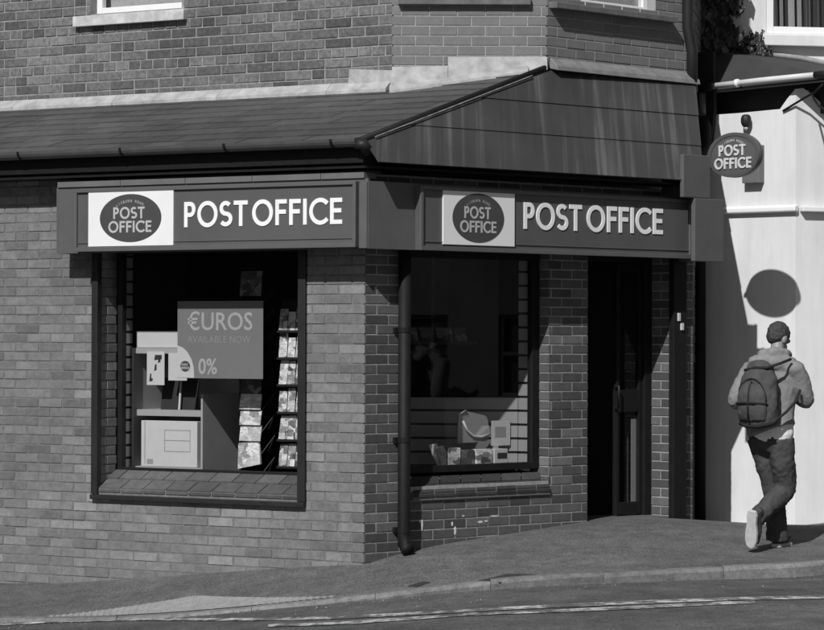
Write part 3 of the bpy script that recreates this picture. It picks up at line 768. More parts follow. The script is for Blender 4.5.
def font_text(mb, fr, text, x0, x1, z0, z1, y, bold=0.0):
    vs, fs = font_mesh(text, bold); ax = [v[0] for v in vs]; az = [v[1] for v in vs]
    sx, sz = (x1 - x0) / (max(ax) - min(ax)), (z1 - z0) / (max(az) - min(az)); i = len(mb.v)
    mb.v += [fr.w(x0 + (v[0] - min(ax)) * sx, y, z0 + (v[1] - min(az)) * sz) for v in vs]; mb.f += [tuple(i + k for k in f) for f in fs]
def arc_text(mb, fr, text, cx, cz, rx, rz, a0, a1, h, y):
    n = len(text)
    for k, ch in enumerate(text):
        if ch == ' ': continue
        a = R(a0 + (a1 - a0) * k / (n - 1)); px_, pz_ = cx + rx * math.cos(a), cz + rz * math.sin(a); t = math.atan2(rz * math.cos(a), -rx * math.sin(a)) + math.pi
        vs, fs = font_mesh(ch, .01); mxv = (min(v[0] for v in vs) + max(v[0] for v in vs)) / 2; i = len(mb.v)
        for v in vs:
            u, q = (v[0] - mxv) * h * 1.25, v[1] * h * 1.35
            mb.v.append(fr.w(px_ + u * math.cos(t) - q * math.sin(t), y, pz_ + u * math.sin(t) + q * math.cos(t)))
        mb.f += [tuple(i + k2 for k2 in f) for f in fs]
def oval(mb, fr, cx, cz, rx, rz, y0, y1, n=56):
    P = [(cx + rx * math.cos(2 * math.pi * k / n), cz + rz * math.sin(2 * math.pi * k / n)) for k in range(n)]
    return mb.prism(P, y0, y1, fr)
def oval_logo(parent, fr, cx, cz, rx, rz, y, base_loc, mat_text, with_oval=True):
    if with_oval:
        b = MB(); oval(b, fr, cx, cz, rx, rz, y - .004, y + .001); ov = b.build('logo_oval', M_OVAL, parent, loc=base_loc)
    else: ov = parent
    yy = y - .0075
    b = MB()
    letters(b, fr, 'POST', cx - .55 * rx, cx + .47 * rx, cz - .03 * rz, cz + .46 * rz, yy, y - .003, w=.19, gap=.10)
    letters(b, fr, 'OFFICE', cx - .71 * rx, cx + .69 * rx, cz - .59 * rz, cz - .11 * rz, yy, y - .003, w=.19, gap=.11)
    arc_text(b, fr, 'LISBURN ROAD', cx, cz - .42 * rz, .78 * rx, 1.06 * rz, 123, 57, .088 * rz * 1.35, y - .006)
    b.build('lettering', mat_text, ov, loc=base_loc)
# ------------------------------------------------------------------ the two long shop signs
def shop_sign(fr, name, label, pxl, pxr, y_top, y_bot, panel, ovl, txt, tz):
    yf = -PF - .02
    xa, xb = fr.X(pxl, yf - .05), fr.X(pxr, yf - .05)
    mid = (pxl + pxr) / 2
    z1_ = fr.px(mid, y_top, yf - .05)[1]; z0_ = fr.px(mid, y_bot, yf - .05)[1]
    loc = fr.w((xa + xb) / 2, -PF, z0_)
    root = empty(name, loc, label, 'shop sign')
    b = MB(fr); b.box(xa, xb, yf - .03, -PF - .001, z0_, z1_); b.build('sign_panel', M_SIGN, root, loc=loc)
    b = MB(fr); r = .024
    b.box(xa - .004, xb + .004, yf - .05, yf - .0305, z1_ - r, z1_ + .004); b.box(xa - .004, xb + .004, yf - .055, yf - .0305, z0_ - .004, z0_ + r * 1.3)
    b.box(xa - .004, xa + r, yf - .05, yf - .0305, z0_ + r * 1.3, z1_ - r); b.box(xb - r, xb + .004, yf - .05, yf - .0305, z0_ + r * 1.3, z1_ - r)
    b.box(xa + r, xb - r, yf - .038, yf - .0305, z0_ + r * 1.3 + .03, z0_ + r * 1.3 + .036)
    b.build('sign_rim', M_RIM, root, loc=loc, bev=.003)
    ys = yf - .034
    pa, pb = fr.X(panel[0], ys), fr.X(panel[1], ys); pm = (panel[0] + panel[1]) / 2
    pz1, pz0 = fr.px(pm, panel[2], ys)[1], fr.px(pm, panel[3], ys)[1]
    b = MB(fr); b.box(pa, pb, yf - .0445, yf - .0302, pz0, pz1); PN = b.build('logo_panel', M_WPANEL, root, loc=loc, bev=.002)
    ys = yf - .0445
    oa, ob = fr.X(ovl[0], ys), fr.X(ovl[1], ys); om = (ovl[0] + ovl[1]) / 2; oz1, oz0 = fr.px(om, ovl[2], ys)[1], fr.px(om, ovl[3], ys)[1]
    b = MB(fr); oval(b, fr, (oa + ob) / 2, (oz0 + oz1) / 2, (ob - oa) / 2, (oz1 - oz0) / 2, ys - .003, ys + .002); OV = b.build('logo_oval', M_OVAL, root, loc=loc)
    cx, cz, rx, rz = (oa + ob) / 2, (oz0 + oz1) / 2, (ob - oa) / 2, (oz1 - oz0) / 2
    b = MB(); yy = ys - .003
    letters(b, fr, 'POST', cx - .55 * rx, cx + .47 * rx, cz - .03 * rz, cz + .46 * rz, yy - .003, yy - .0005, w=.18, gap=.10)
    letters(b, fr, 'OFFICE', cx - .71 * rx, cx + .69 * rx, cz - .60 * rz, cz - .12 * rz, yy - .003, yy - .0005, w=.18, gap=.11)
    arc_text(b, fr, 'LISBURN ROAD', cx, cz - .42 * rz, .78 * rx, 1.08 * rz, 122, 60, .115 * rz, yy - .002)
    b.build('lettering', M_PALE, OV, loc=loc)
    ys = yf - .045
    ta, tb = fr.X(txt[0], ys), fr.X(txt[1], ys); tm = (txt[0] + txt[1]) / 2
    z_1, z_0 = fr.px(tm, tz[0], ys)[1], fr.px(tm, tz[1], ys)[1]
    b = MB(); tA1, tB0 = fr.X(txt[2], ys), fr.X(txt[3], ys); ys = yf - .037
    letters(b, fr, 'POST', ta, tA1, z_0, z_1, ys, yf - .0302, w=.165, gap=.10); letters(b, fr, 'OFFICE', tB0, tb, z_0, z_1, ys, yf - .0302, w=.165, gap=.12)
    b.build('lettering', M_WHITE, root, loc=loc)
shop_sign(FA, 'shop_sign', 'long dark shop sign with white logo panel above the window with the euros poster', 73.5, 354.5, 185.5, 249, (88.5, 173.5, 191, 246), (99.5, 161, 194, 242), (183, 341, 246.5, 251), (199.8, 225.5))
shop_sign(FB, 'shop_sign', 'long dark shop sign above the door and the window with the slatwall', 421, 692, 193, 254, (442, 513.5, 191, 245.5), (452, 503.5, 193.5, 242.5), (524.5, 663.5, 582.5, 587.5), (205.5, 231.5))
# ------------------------------------------------------------------ oval hanging sign at the far end of the fascia
oc = at_y(733.5, 155, 23.22)
FO = Frame((oc.x, oc.y), BE - R(90))         # plane square to the shop front
loc = Vector((oc.x, oc.y, oc.z))
HS = empty('hanging_sign', loc, 'oval projecting sign hanging in front of the white wall', 'hanging sign')
rx, rz = .285, .187
b = MB(); oval(b, FO, 0, oc.z, rx, rz, 0, .05); b.build('sign_panel', M_SIGN, HS, loc=loc, bev=.006)
b = MB(); n_ = 64
for k in range(n_):
    a0, a1 = 2 * math.pi * k / n_, 2 * math.pi * (k + 1) / n_
    q = [(s_ * rx * math.cos(a), -.006, oc.z + s_ * rz * math.sin(a)) for a in (a0, a1) for s_ in (.86, 1.0)]
    i = b.pts([q[0], q[1], q[3], q[2]], FO); b.f.append((i, i + 1, i + 2, i + 3))
b.build('sign_rim', plain('hanging sign rim', .085, .4, .08, 5), HS, loc=loc)
b = MB()
letters(b, FO, 'POST', -.55 * rx, .47 * rx, oc.z - .03 * rz, oc.z + .46 * rz, -.010, -.001, w=.185, gap=.10)
letters(b, FO, 'OFFICE', -.72 * rx, .70 * rx, oc.z - .60 * rz, oc.z - .12 * rz, -.010, -.001, w=.185, gap=.11)
arc_text(b, FO, 'LISBURN ROAD', 0, oc.z - .42 * rz, .70 * rx, 1.02 * rz, 122, 60, .115 * rz, -.008)
b.build('lettering', plain('cream lettering', .6, .5, .05, 9), HS, loc=loc)
b = MB(FO); b.box(-.34, -.10, .055, .085, oc.z - .10, oc.z - .075); b.build('bracket', M_BLACK, HS, loc=loc)
# ------------------------------------------------------------------ window A display
def item(name, label, cat, fr, pxl, pxr, yt, yb, y0, y1, mat, group=None, bev=0.0):
    xa, xb = fr.X(pxl, y0), fr.X(pxr, y0); m_ = (pxl + pxr) / 2; z1_, z0_ = fr.px(m_, yt, y0)[1], fr.px(m_, yb, y0)[1]
    b = MB(fr); b.box(xa, xb, y0, y1, z0_, z1_)
    return tag(b.build(name, mat, loc=fr.w((xa + xb) / 2, y0, z0_), bev=bev), label, cat, group), (xa, xb, z0_, z1_)
def printed(name, stops, scale=55):
    if name in MATS: return MATS[name]
    m, nt, b = nm(name)
    tc = nt.nodes.new('ShaderNodeTexCoord'); oi = nt.nodes.new('ShaderNodeObjectInfo'); vm = nt.nodes.new('ShaderNodeVectorMath'); vm.operation = 'ADD'
    cx = nt.nodes.new('ShaderNodeVectorMath'); cx.operation = 'SCALE'; cx.inputs[3].default_value = 37.0
    cb = nt.nodes.new('ShaderNodeCombineXYZ'); nt.links.new(oi.outputs['Random'], cb.inputs[0]); nt.links.new(oi.outputs['Random'], cb.inputs[2]); nt.links.new(cb.outputs[0], cx.inputs[0])
    nt.links.new(tc.outputs['Object'], vm.inputs[0]); nt.links.new(cx.outputs[0], vm.inputs[1])
    def cells(sc, st):
        mp = nt.nodes.new('ShaderNodeMapping'); mp.inputs['Scale'].default_value = st; nt.links.new(vm.outputs[0], mp.inputs[0])
        v = nt.nodes.new('ShaderNodeTexVoronoi'); v.distance = 'CHEBYCHEV'; v.inputs['Scale'].default_value = sc; nt.links.new(mp.outputs[0], v.inputs['Vector'])
        w = nt.nodes.new('ShaderNodeRGBToBW'); nt.links.new(v.outputs['Color'], w.inputs[0]); return w.outputs[0]
    c = mul(nt, ramp(nt, cells(scale * .32, (1, 1, 1.3)), stops), ramp(nt, cells(scale * 1.1, (1, 1, 2.5)), [(.2, .7), (.8, 1.15)]))
    nt.links.new(c, b.inputs['Base Color']); b.inputs['Roughness'].default_value = .5; MATS[name] = m; return m
M_PRINT = printed('printed card', [(.15, .08), (.4, .35), (.6, .6), (.85, .75)])
M_PRINTP = printed('pale printed leaflet', [(.15, .3), (.4, .55), (.8, .75)], 40)
M_PRINTD = printed('dark printed leaflet', [(.2, .05), (.5, .12), (.8, .25)], 40)
# EUROS poster behind the glass
yp_ = YA + .036
o, (xa, xb, z0_, z1_) = item('poster', 'grey euros poster hung inside the left shop window', 'poster', FA, 177.5, 263, 301, 378.5, yp_, yp_ + .004, M_POSTER)
def pz(f): return z1_ + (z0_ - z1_) * f
def pxx(f): return xa + (xb - xa) * f
L0 = Vector(o.location)
b = MB(); font_text(b, FA, '\u20acUROS', pxx(.12), pxx(.88), pz(.38), pz(.13), yp_ - .002, .012); b.build('lettering', plain('poster title', .36, .6, .05, 9), o, loc=L0)
b = MB(); font_text(b, FA, 'AVAILABLE NOW', pxx(.12), pxx(.86), pz(.54), pz(.45), yp_ - .002); b.build('lettering', M_POSTL, o, loc=L0)
b = MB(); font_text(b, FA, '0%', pxx(.25), pxx(.47), pz(.95), pz(.74), yp_ - .002, .02); b.build('lettering', plain('poster figure', .36, .6, .05, 9), o, loc=L0)
b = MB(FA); P = [(pxx(.0), pz(.575)), (pxx(.0), pz(.995))] + [(pxx(.20), pz(.995)), (pxx(.195), pz(.86)), (pxx(.17), pz(.76)), (pxx(.12), pz(.66)), (pxx(.06), pz(.60))]
b.face([(x_, yp_ - .001, z_) for x_, z_ in P]); b.build('poster_corner', M_POSTP, o, loc=L0)
b = MB(); oval(b, FA, pxx(.095), pz(.845), .047, .042, yp_ - .004, yp_ - .0015); ov = b.build('logo_oval', M_OVAL, o, loc=L0)
b = MB(); letters(b, FA, 'POST', pxx(.055), pxx(.13), pz(.84), pz(.81), yp_ - .0055, yp_ - .0042, w=.2); b.build('lettering', M_PALE, ov, loc=L0); b = MB(); letters(b, FA, 'OFFICE', pxx(.045), pxx(.145), pz(.885), pz(.853), yp_ - .0055, yp_ - .0042, w=.2); b.build('lettering', M_PALE, ov, loc=L0)
# slatted side board and cabinet
def slatwall(name, label, pts0, pts1, z0, z1, pitch, off=0.0):
    """vertical board in slats between two plan points; pts are world xy"""
    A_, B_ = Vector(pts0), Vector(pts1); d = (B_ - A_).normalized(); nn = Vector((-d.y, d.x)) * .018
    b = MB(); z = z0 + off
    def blk(za, zb, th):
        q = [A_, B_, B_ + nn * th, A_ + nn * th]; b.hexa([(v.x, v.y, za) for v in q], [(v.x, v.y, zb) for v in q])
    while z < z1: blk(z, min(z + pitch - .02, z1), 1.0); z += pitch
    ob = b.build(name, M_SLAT, loc=(A_.x, A_.y, z0)); tag(ob, label, 'display board')
    q = [A_ + nn * 1.05, B_ + nn * 1.05, B_ + nn * 1.6, A_ + nn * 1.6]; b = MB(); b.hexa([(v.x, v.y, z0) for v in q], [(v.x, v.y, z1) for v in q]); b.build('backing', M_INK, ob)
    return ob
def w2(fr, px_, y): p_ = fr.w(fr.X(px_, y), y, 0); return (p_.x, p_.y)
zs0, zs1 = FA.px(125, 470, .35)[1] - .3, SOF + .1
xs_ = FA.X(121, .285); pA = FA.w(xs_, .285, 0); pB = FA.w(xs_, .44, 0)
slatwall('slatwall', 'narrow slatted board down the left side of the left shop window', (pA.x, pA.y), (pB.x, pB.y), zs0, zs1, .102)
yc0, yc1 = .42, .92
cl, cr = FA.X(132, yc0), FA.X(203, yc0)
zc1 = FA.px(170, 348, yc0)[1]; zcs = FA.px(170, 410, yc0)[1]; zcb = FA.px(170, 467, yc0)[1]; zcr = FA.px(200, 394, yc0)[1]
loc = FA.w((cl + cr) / 2, yc0, 0)
CAB = empty('display_cabinet', loc, 'grey display cabinet behind the lower left of the left window', 'cabinet')
b = MB(FA); b.box(cl, cl + .018, yc0, yc1, 0, zc1); b.build('side_panel', M_SHELF, CAB)
b = MB(FA); b.box(cr - .018, cr, yc0, yc1, 0, zcr); b.build('side_panel', M_SHELF, CAB)
b = MB(FA); b.box(cl, cr, yc1 + .001, yc1 + .018, 0, zc1 + .1); b.build('back_panel', M_SHELF, CAB)
for zt2, t_ in ((zc1, .045), (zcs, .05), (zcb, .03)):
    b = MB(FA); b.box(cl + .019, cr - .019, yc0 + (.0 if t_ < .05 else .02), yc1 - .001, zt2 - t_, zt2); b.build('shelf', M_SHELF, CAB)
def on_shelf(name, label, cat, pxl, pxr, yt, zb, y0, y1, mat, **k):
    xa, xb = FA.X(pxl, y0), FA.X(pxr, y0); z1_ = FA.px((pxl + pxr) / 2, yt, y0)[1]
    b = MB(FA); b.box(xa, xb, y0, y1, zb + .001, z1_); return tag(b.build(name, mat, loc=FA.w((xa + xb) / 2, y0, zb), **k), label, cat), (xa, xb, zb, z1_)
o, e_ = on_shelf('envelope_box', 'large white box of envelopes on the bottom of the grey cabinet', 'box', 141.5, 197.5, 421, zcb, yc0 + .01, yc0 + .3, M_PAPER, bev=.004)
b = MB(FA); x0_, x1_ = FA.X(164, yc0), FA.X(190, yc0); z1_, z0_ = FA.px(177, 430, yc0)[1], FA.px(177, 452, yc0)[1]; zm_ = (z0_ + z1_) / 2; t_ = .006; yy = yc0 + .0085
for r_ in ((x0_, x1_, z0_, z0_ + t_), (x0_, x1_, z1_ - t_, z1_), (x0_, x1_, zm_, zm_ + t_), (x0_, x0_ + t_, z0_ + t_, z1_ - t_), (x1_ - t_, x1_, z0_ + t_, z1_ - t_)): b.box(r_[0], r_[1], yy, yy + .0005 + .001, r_[2], r_[3])
b.build('address_box', M_GREYCARD, o, loc=o.location)
b = MB(FA); b.box(e_[0] + .035, e_[0] + .042, yy, yy + .0015, e_[2] + .02, e_[3] - .004); b.build('printed_mark', M_GREYCARD, o, loc=o.location); b = MB(FA); b.box(e_[0] + .06, e_[0] + .12, yy, yy + .0015, e_[2] + .02, e_[2] + .06); b.build('printed_mark', M_GREYCARD, o, loc=o.location)
on_shelf('paper_tray', 'pale tray of forms on top of the grey cabinet', 'tray', 136, 177.5, 331, zc1, yc0 + .02, yc0 + .25, M_PAPER, bev=.006)
o, e_ = item('leaflet', 'white leaflet with three black marks taped to the cabinet shelf', 'leaflet', FA, 147, 164.5, 351.5, 385, yc0 - .004, yc0 - .001, M_PAPER)
b = MB(FA); W_, H_ = e_[1] - e_[0], e_[3] - e_[2]
for (u0, u1, v0, v1) in ((.42, .85, .74, .9), (.62, .78, .66, .78), (.42, .56, .42, .62), (.14, .26, .1, .34), (.2, .34, .1, .2)): b.prism([(e_[0] + W_ * u0, e_[2] + H_ * v0), (e_[0] + W_ * u1, e_[2] + H_ * (v0 + .03)), (e_[0] + W_ * u1, e_[2] + H_ * v1), (e_[0] + W_ * (u0 + .05), e_[2] + H_ * v1)], yc0 - .0055, yc0 - .0042)
b.build('printed_mark', M_INK, o, loc=o.location)
item('leaflet', 'pale leaflet half hidden behind the corner of the euros poster', 'leaflet', FA, 168.5, 187, 353, 380.5, yc0 - .004, yc0 - .001, M_PAPER)
def lean(name, label, cat, pxl, pxr, yt, zb, y0, tilt, mat):
    xa, xb = FA.X(pxl, y0), FA.X(pxr, y0); z1_ = FA.px((pxl + pxr) / 2, yt, y0)[1]
    b = MB(FA); b.hexa([(xa, y0, zb), (xb, y0, zb), (xb, y0 + .012, zb), (xa, y0 + .012, zb)], [(xa - .05, y0 + tilt, z1_), (xb - .05, y0 + tilt, z1_), (xb - .05, y0 + tilt + .012, z1_), (xa - .05, y0 + tilt + .012, z1_)])
    return tag(b.build(name, mat, loc=FA.w(xa, y0, zb)), label, cat)
lean('folder', 'dark folder leaning at the left on the cabinet shelf below the leaflets', 'folder', 161, 178, 378, zcs + .001, yc0 + .1, .1, M_DGREY)
lean('folder', 'dark folder leaning at the right on the cabinet shelf below the poster', 'folder', 180, 197, 376, zcs + .001, yc0 + .12, .1, M_DGREY)
lean('divider', 'thin pale divider standing between the two dark folders', 'divider', 178.4, 179.8, 374, zcs + .001, yc0 + .07, .1, M_PAPER)
# leaflet stand (wire) with a column of leaflets
ys_ = .50
xc_ = FA.X(250, ys_); loc = FA.w(xc_, ys_ + .1, 0)
ST = empty('leaflet_stand', loc, 'wire leaflet stand under and behind the right edge of the euros poster', 'stand')
b = MB(FA); b.tube([(xc_, ys_ + .12, -.02), (xc_, ys_ + .12, 2.2)], .018, 8); b.build('post', M_DGREY, ST, smooth=True)
for k in range(9):
    zz = .62 + k * .17
    for sx_ in (-1, 1):
        b = MB(FA); b.tube([(xc_ + sx_ * .10, ys_ + .02, zz), (xc_ + sx_ * .17, ys_ + .1, zz + .14), (xc_ + sx_ * .10, ys_ + .12, zz + .02)], .004, 5); b.build('wire_pocket', M_DGREY, ST)
ordn = ['top', 'second', 'third', 'fourth', 'fifth', 'sixth', 'lowest']
rows_ = [(271, 296, M_PRINTD, 0), (379, 393.5, M_PRINTD, 0), (394, 409.5, M_PRINTP, 0), (410, 425, M_PRINTP, 0), (425.5, 441, M_PRINTP, 0), (441, 466.5, M_PRINTP, .06)]
lab = ['dark leaflet standing on the wire stand above the euros poster', 'dark leaflet on the wire stand just below the euros poster', 'upper of the three pale leaflets stacked in the middle of the wire stand', 'middle one of the three pale leaflets on the wire stand', 'lower of the three pale leaflets, just above the tilted one on the wire stand', 'large tilted printed leaflet at the bottom of the wire stand']
for (yt, yb, mt, tl_), lb in zip(rows_, lab):
    xa, xb = FA.X(239.5, ys_), FA.X(260.5, ys_); z1_, z0_ = FA.px(250, yt, ys_)[1], FA.px(250, yb, ys_)[1]; s_ = tl_ * .35
    b = MB(FA); b.hexa([(xa - s_ * 0, ys_ - tl_ * .3, z0_ - s_), (xb + s_ * .5, ys_ - tl_ * .3, z0_ + s_), (xb + s_ * .5, ys_ + .006, z0_ + s_), (xa, ys_ + .006, z0_ - s_)], [(xa - s_, ys_ + .02, z1_ - s_), (xb - s_, ys_ + .02, z1_ + s_), (xb - s_, ys_ + .03, z1_ + s_), (xa - s_, ys_ + .03, z1_ - s_)])
    tag(b.build('leaflet', mt, loc=FA.w(xc_, ys_, z0_)), lb, 'leaflet', 'leaflets on the wire stand')
# greetings card rack at the right of the window
yr_ = .40
xa_, xb_ = FA.X(279.5, yr_), FA.X(303, yr_); loc = FA.w((xa_ + xb_) / 2, yr_ + .1, 0)
RK = empty('card_rack', loc, 'dark rack of greetings cards at the right side of the left window', 'card rack')
b = MB(FA); b.box(xa_ - .02, xb_ + .05, yr_ + .07, yr_ + .1, 0, FA.px(290, 300, yr_)[1]); b.build('back_panel', M_BLACK, RK)
tops = [(311, 331), (336.5, 358), (363, 385), (390, 412.5), (417, 440), (444, 467)]
rn = ['top', 'second', 'third', 'fourth', 'fifth', 'bottom']
for k, (yt, yb) in enumerate(tops):
    z1_, z0_ = FA.px(290, yt, yr_)[1], FA.px(290, yb, yr_)[1]
    b = MB(FA); b.box(xa_ - .015, xb_ + .04, yr_ - .01, yr_ + .069, z0_ - .012, z0_ - .004); b.box(xa_ - .015, xb_ + .04, yr_ - .014, yr_ - .0105, z0_ - .012, z0_ + .006); b.build('shelf', M_DGREY, RK)
    for s_, (u0, u1) in enumerate(((-.04, .30), (.33, .64), (.67, 1.02))):
        x0_, x1_ = xa_ + (xb_ - xa_) * u0, xa_ + (xb_ - xa_) * u1; dz = random.uniform(-.01, .028)
        b = MB(FA); sk = random.uniform(-.008, .008)
        b.hexa([(x0_, yr_, z0_ - .003), (x1_, yr_, z0_ - .003), (x1_, yr_ + .004, z0_ - .003), (x0_, yr_ + .004, z0_ - .003)], [(x0_ + sk, yr_ + .03, z1_ + dz), (x1_ + sk, yr_ + .03, z1_ + dz), (x1_ + sk, yr_ + .034, z1_ + dz), (x0_ + sk, yr_ + .034, z1_ + dz)])
        tag(b.build('greetings_card', M_PRINT, loc=FA.w(x0_, yr_, z0_)), f'{("left", "middle", "right")[s_]} greetings card on the {rn[k]} shelf of the dark card rack', 'card', 'greetings cards on the rack')
# ------------------------------------------------------------------ window B display
zb_s = FB.px(470, 470, .3)[1] - .02
A_ = FB.w(FB.X(400, 1.0), 1.0, 0); B_ = FB.w(FB.X(518, .31), .31, 0)
slatwall('slatwall', 'wide slatted display board low behind the window beside the door', (A_.x, A_.y), (B_.x, B_.y), zb_s, FB.px(500, 397, .45)[1], .112, off=.045)
xs_ = FB.X(530, .19); A_ = FB.w(FB.X(518.5, .30), .30, 0); B_ = FB.w(xs_, .19, 0)
slatwall('slatwall', 'narrow slatted board at the right side of the window beside the door', (A_.x, A_.y), (B_.x, B_.y), zb_s, SOF, .112, off=.045)
item('window_shelf', 'low dark shelf along the bottom of the window beside the door', 'shelf', FB, 404, 526, 467.5, 471, .19, .30, M_DGREY)
zsh = FB.px(470, 467.5, .19)[1]
def onB_shelf(name, label, cat, pxl, pxr, yt, y0, y1, mat, group=None):
    xa, xb = FB.X(pxl, y0), FB.X(pxr, y0); z1_ = FB.px((pxl + pxr) / 2, yt, y0)[1]
    b = MB(FB); b.box(xa, xb, y0, y1, zsh + .001, z1_); return tag(b.build(name, mat, loc=FB.w((xa + xb) / 2, y0, zsh), bev=.003), label, cat, group), (xa, xb, zsh, z1_)
onB_shelf('packet', 'printed packet left of the others on the low window shelf', 'packet', 449, 461, 448, .26, .32, M_PRINT, 'packets on the window shelf')
onB_shelf('packet', 'small printed packet between two others under the plastic wallet', 'packet', 462, 475, 450, .27, .33, M_PRINTD, 'packets on the window shelf')
onB_shelf('packet', 'printed packet directly beside the white box on the window shelf', 'packet', 477, 493, 449, .26, .32, M_PRINT, 'packets on the window shelf')
o, e_ = onB_shelf('small_box', 'small white box with a dark square on the window shelf', 'box', 495, 508, 449, .25, .34, M_PAPER)
b = MB(FB); b.box(e_[0] + .03, e_[1] - .01, .247, .2485, e_[2] + .06, e_[3] - .03); b.build('printed_mark', M_INK, o, loc=o.location)
for k, (pxl, dx, lb) in enumerate(((436, -.05, 'outermost pale leaflet of the small fan on the window shelf'), (440, -.02, 'middle leaflet of the small fan on the window shelf'), (445, .01, 'leaflet of the small fan nearest the printed packets'))):
    xa = FB.X(pxl, .3 - k * .012); y0 = .3 - k * .012; z1_ = FB.px(pxl, 445 + k * 2, y0)[1]
    b = MB(FB); b.hexa([(xa + .03, y0, zsh + .001), (xa + .12, y0, zsh + .001), (xa + .12, y0 + .003, zsh + .001), (xa + .03, y0 + .003, zsh + .001)], [(xa + dx, y0 + .03, z1_), (xa + dx + .09, y0 + .03, z1_ + .01), (xa + dx + .09, y0 + .033, z1_ + .01), (xa + dx, y0 + .033, z1_)])
    tag(b.build('leaflet', M_PRINTP, loc=FB.w(xa, y0, zsh)), lb, 'leaflet', 'fan of leaflets on the window shelf')
o, e_ = item('price_card', 'white card with a grey square hung on the slatted board', 'card', FB, 492, 510.5, 420.5, 445.5, .34, .344, M_PAPER)
b = MB(FB); b.box(e_[0] + .035, e_[1] - .05, .3375, .3392, e_[2] + .07, e_[3] - .05); b.build('printed_mark', M_GREYCARD, o, loc=o.location)
# plastic wallet with pale rim
m, nt, bs = nm('clear plastic'); bs.inputs['Base Color'].default_value = (.5, .5, .5, 1); bs.inputs['Alpha'].default_value = .35; bs.inputs['Roughness'].default_value = .2; MATS['clear plastic'] = m
P = [FB.px(*q, .42) for q in ((458, 443), (458.5, 414), (466, 411), (487, 416), (490, 434), (487, 442))]
b = MB(FB); b.prism(P, .42, .428); o = tag(b.build('plastic_wallet', m, loc=FB.w(P[0][0], .42, P[0][1])), 'clear plastic wallet hanging left of the white card on the slatted board', 'wallet')
b = MB(FB); b.tube([(P[0][0], .415, P[0][1]), (P[1][0], .415, P[1][1]), (P[2][0], .415, P[2][1])], .012, 6)
q = [FB.px(*p_, .41) for p_ in ((463, 421), (467, 430), (473, 436), (481, 437), (490, 434))]; b.tube([(x_, .41, z_) for x_, z_ in q], .010, 6); b.build('rim', M_PAPER, o, loc=o.location, smooth=True)
b = MB(FB); b.box(P[0][0] + .02, P[4][0] - .02, .43, .44, P[0][1] + .005, P[0][1] + .05); b.build('contents', M_INK, o, loc=o.location)
# shelf and leaning slabs put in for a dim row of reflections
ysb = .9
xa, xb = FB.X(402, ysb), FB.X(478, ysb); zz = FB.px(440, 341, ysb)[1]
loc = FB.w((xa + xb) / 2, ysb, zz)
b = MB(FB); b.box(xa, xb, ysb, ysb + .3, zz - .03, zz); SH = tag(b.build('added_shelf', M_DGREY, loc=loc), 'dark shelf put in to carry shapes of reflections inside the shop', 'shelf')
for k, (pl, pr, lb) in enumerate(((408, 421, 'booklet at the left end of the dark inner shelf'), (425, 437, 'second booklet from the left on the dark inner shelf'), (441, 456, 'widest booklet leaning on the dark inner shelf'), (459, 470, 'booklet at the right end of the dark inner shelf'))):
    x0_, x1_ = FB.X(pl, ysb), FB.X(pr, ysb)
    b = MB(FB); b.hexa([(x0_, ysb + .03, zz + .001), (x1_, ysb + .03, zz + .001), (x1_, ysb + .05, zz + .001), (x0_, ysb + .05, zz + .001)], [(x0_ + .03, ysb + .09, zz + .11), (x1_ + .03, ysb + .09, zz + .11), (x1_ + .03, ysb + .11, zz + .11), (x0_ + .03, ysb + .11, zz + .11)])
    tag(b.build('reflection', M_PRINTD, loc=FB.w(x0_, ysb + .03, zz)), lb, 'reflection', 'shapes of reflections on the inner shelf')
# ------------------------------------------------------------------ white building next door
WBL = Vector((D0.x, D0.y, hgt(D0.x, D0.y)))
WB = empty('white_building', WBL, 'white rendered building with lean-to roof beside the post office', 'building')
xc = FD.X(795.5); cpt = FD.w(xc, 0, 0); FE = Frame((cpt.x, cpt.y), R(20))
def dz(px_, py_): return FD.px(px_, py_)
def ez(px_, py_): return FE.px(px_, py_)
zb_ = -.4; zl_ = dz(795, 206)[1]
# lower storey slightly behind the ledge line
m, nt, bs = nm('weathered white render'); MATS['wr'] = m
c = ramp(nt, noise(nt, 1.4, 6, .65), [(.25, .67), (.75, .79)])
c = mul(nt, c, ramp(nt, noise(nt, 1.0, 5, .7, (5, 5, .5)), [(.3, .86), (.6, 1.0)]))
nt.links.new(c, bs.inputs['Base Color']); bs.inputs['Roughness'].default_value = .8; bump(nt, bs, noise(nt, 70, 4), .12, .003)
M_REND = m
tops = [dz(640, 120), dz(718, 114.5), dz(739, 113), dz(780, 109), dz(787, 99), dz(793.5, 91), (xc, dz(795, 89)[1])]
b = MB(FD); b.prism([(tops[0][0], zb_), (xc, zb_)] + tops[::-1], 0.0, .2)
te = [(0, dz(795, 89)[1]), ez(803, 88), ez(811, 93.5), ez(826, 108), (3.2, ez(826, 112)[1])]
b.prism([(.003, zb_), (3.2, zb_)] + te[::-1], 0.0, .03, FE); b.build('wall', M_REND, WB)
b = MB(FD); b.hexa([(tops[0][0], -.055, zl_ - .045), (xc + .03, -.055, zl_ - .045), (xc + .03, -.002, zl_ - .055), (tops[0][0], -.002, zl_ - .055)], [(tops[0][0], -.055, zl_ - .005), (xc + .03, -.055, zl_ - .005), (xc + .03, -.002, zl_ + .015), (tops[0][0], -.002, zl_ + .015)])
b.box(.035, 3.2, -.07, -.002, zl_ - .05, zl_ - .004, FE); b.build('ledge', M_UPVC, WB, bev=.008)
# plinth strip at the foot
# dark boarding between wall head and gutter
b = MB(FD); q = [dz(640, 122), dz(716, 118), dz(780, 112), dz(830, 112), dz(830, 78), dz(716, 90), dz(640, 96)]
b.prism(q, .21, .26); b.build('eaves_board', M_DGREY, WB)
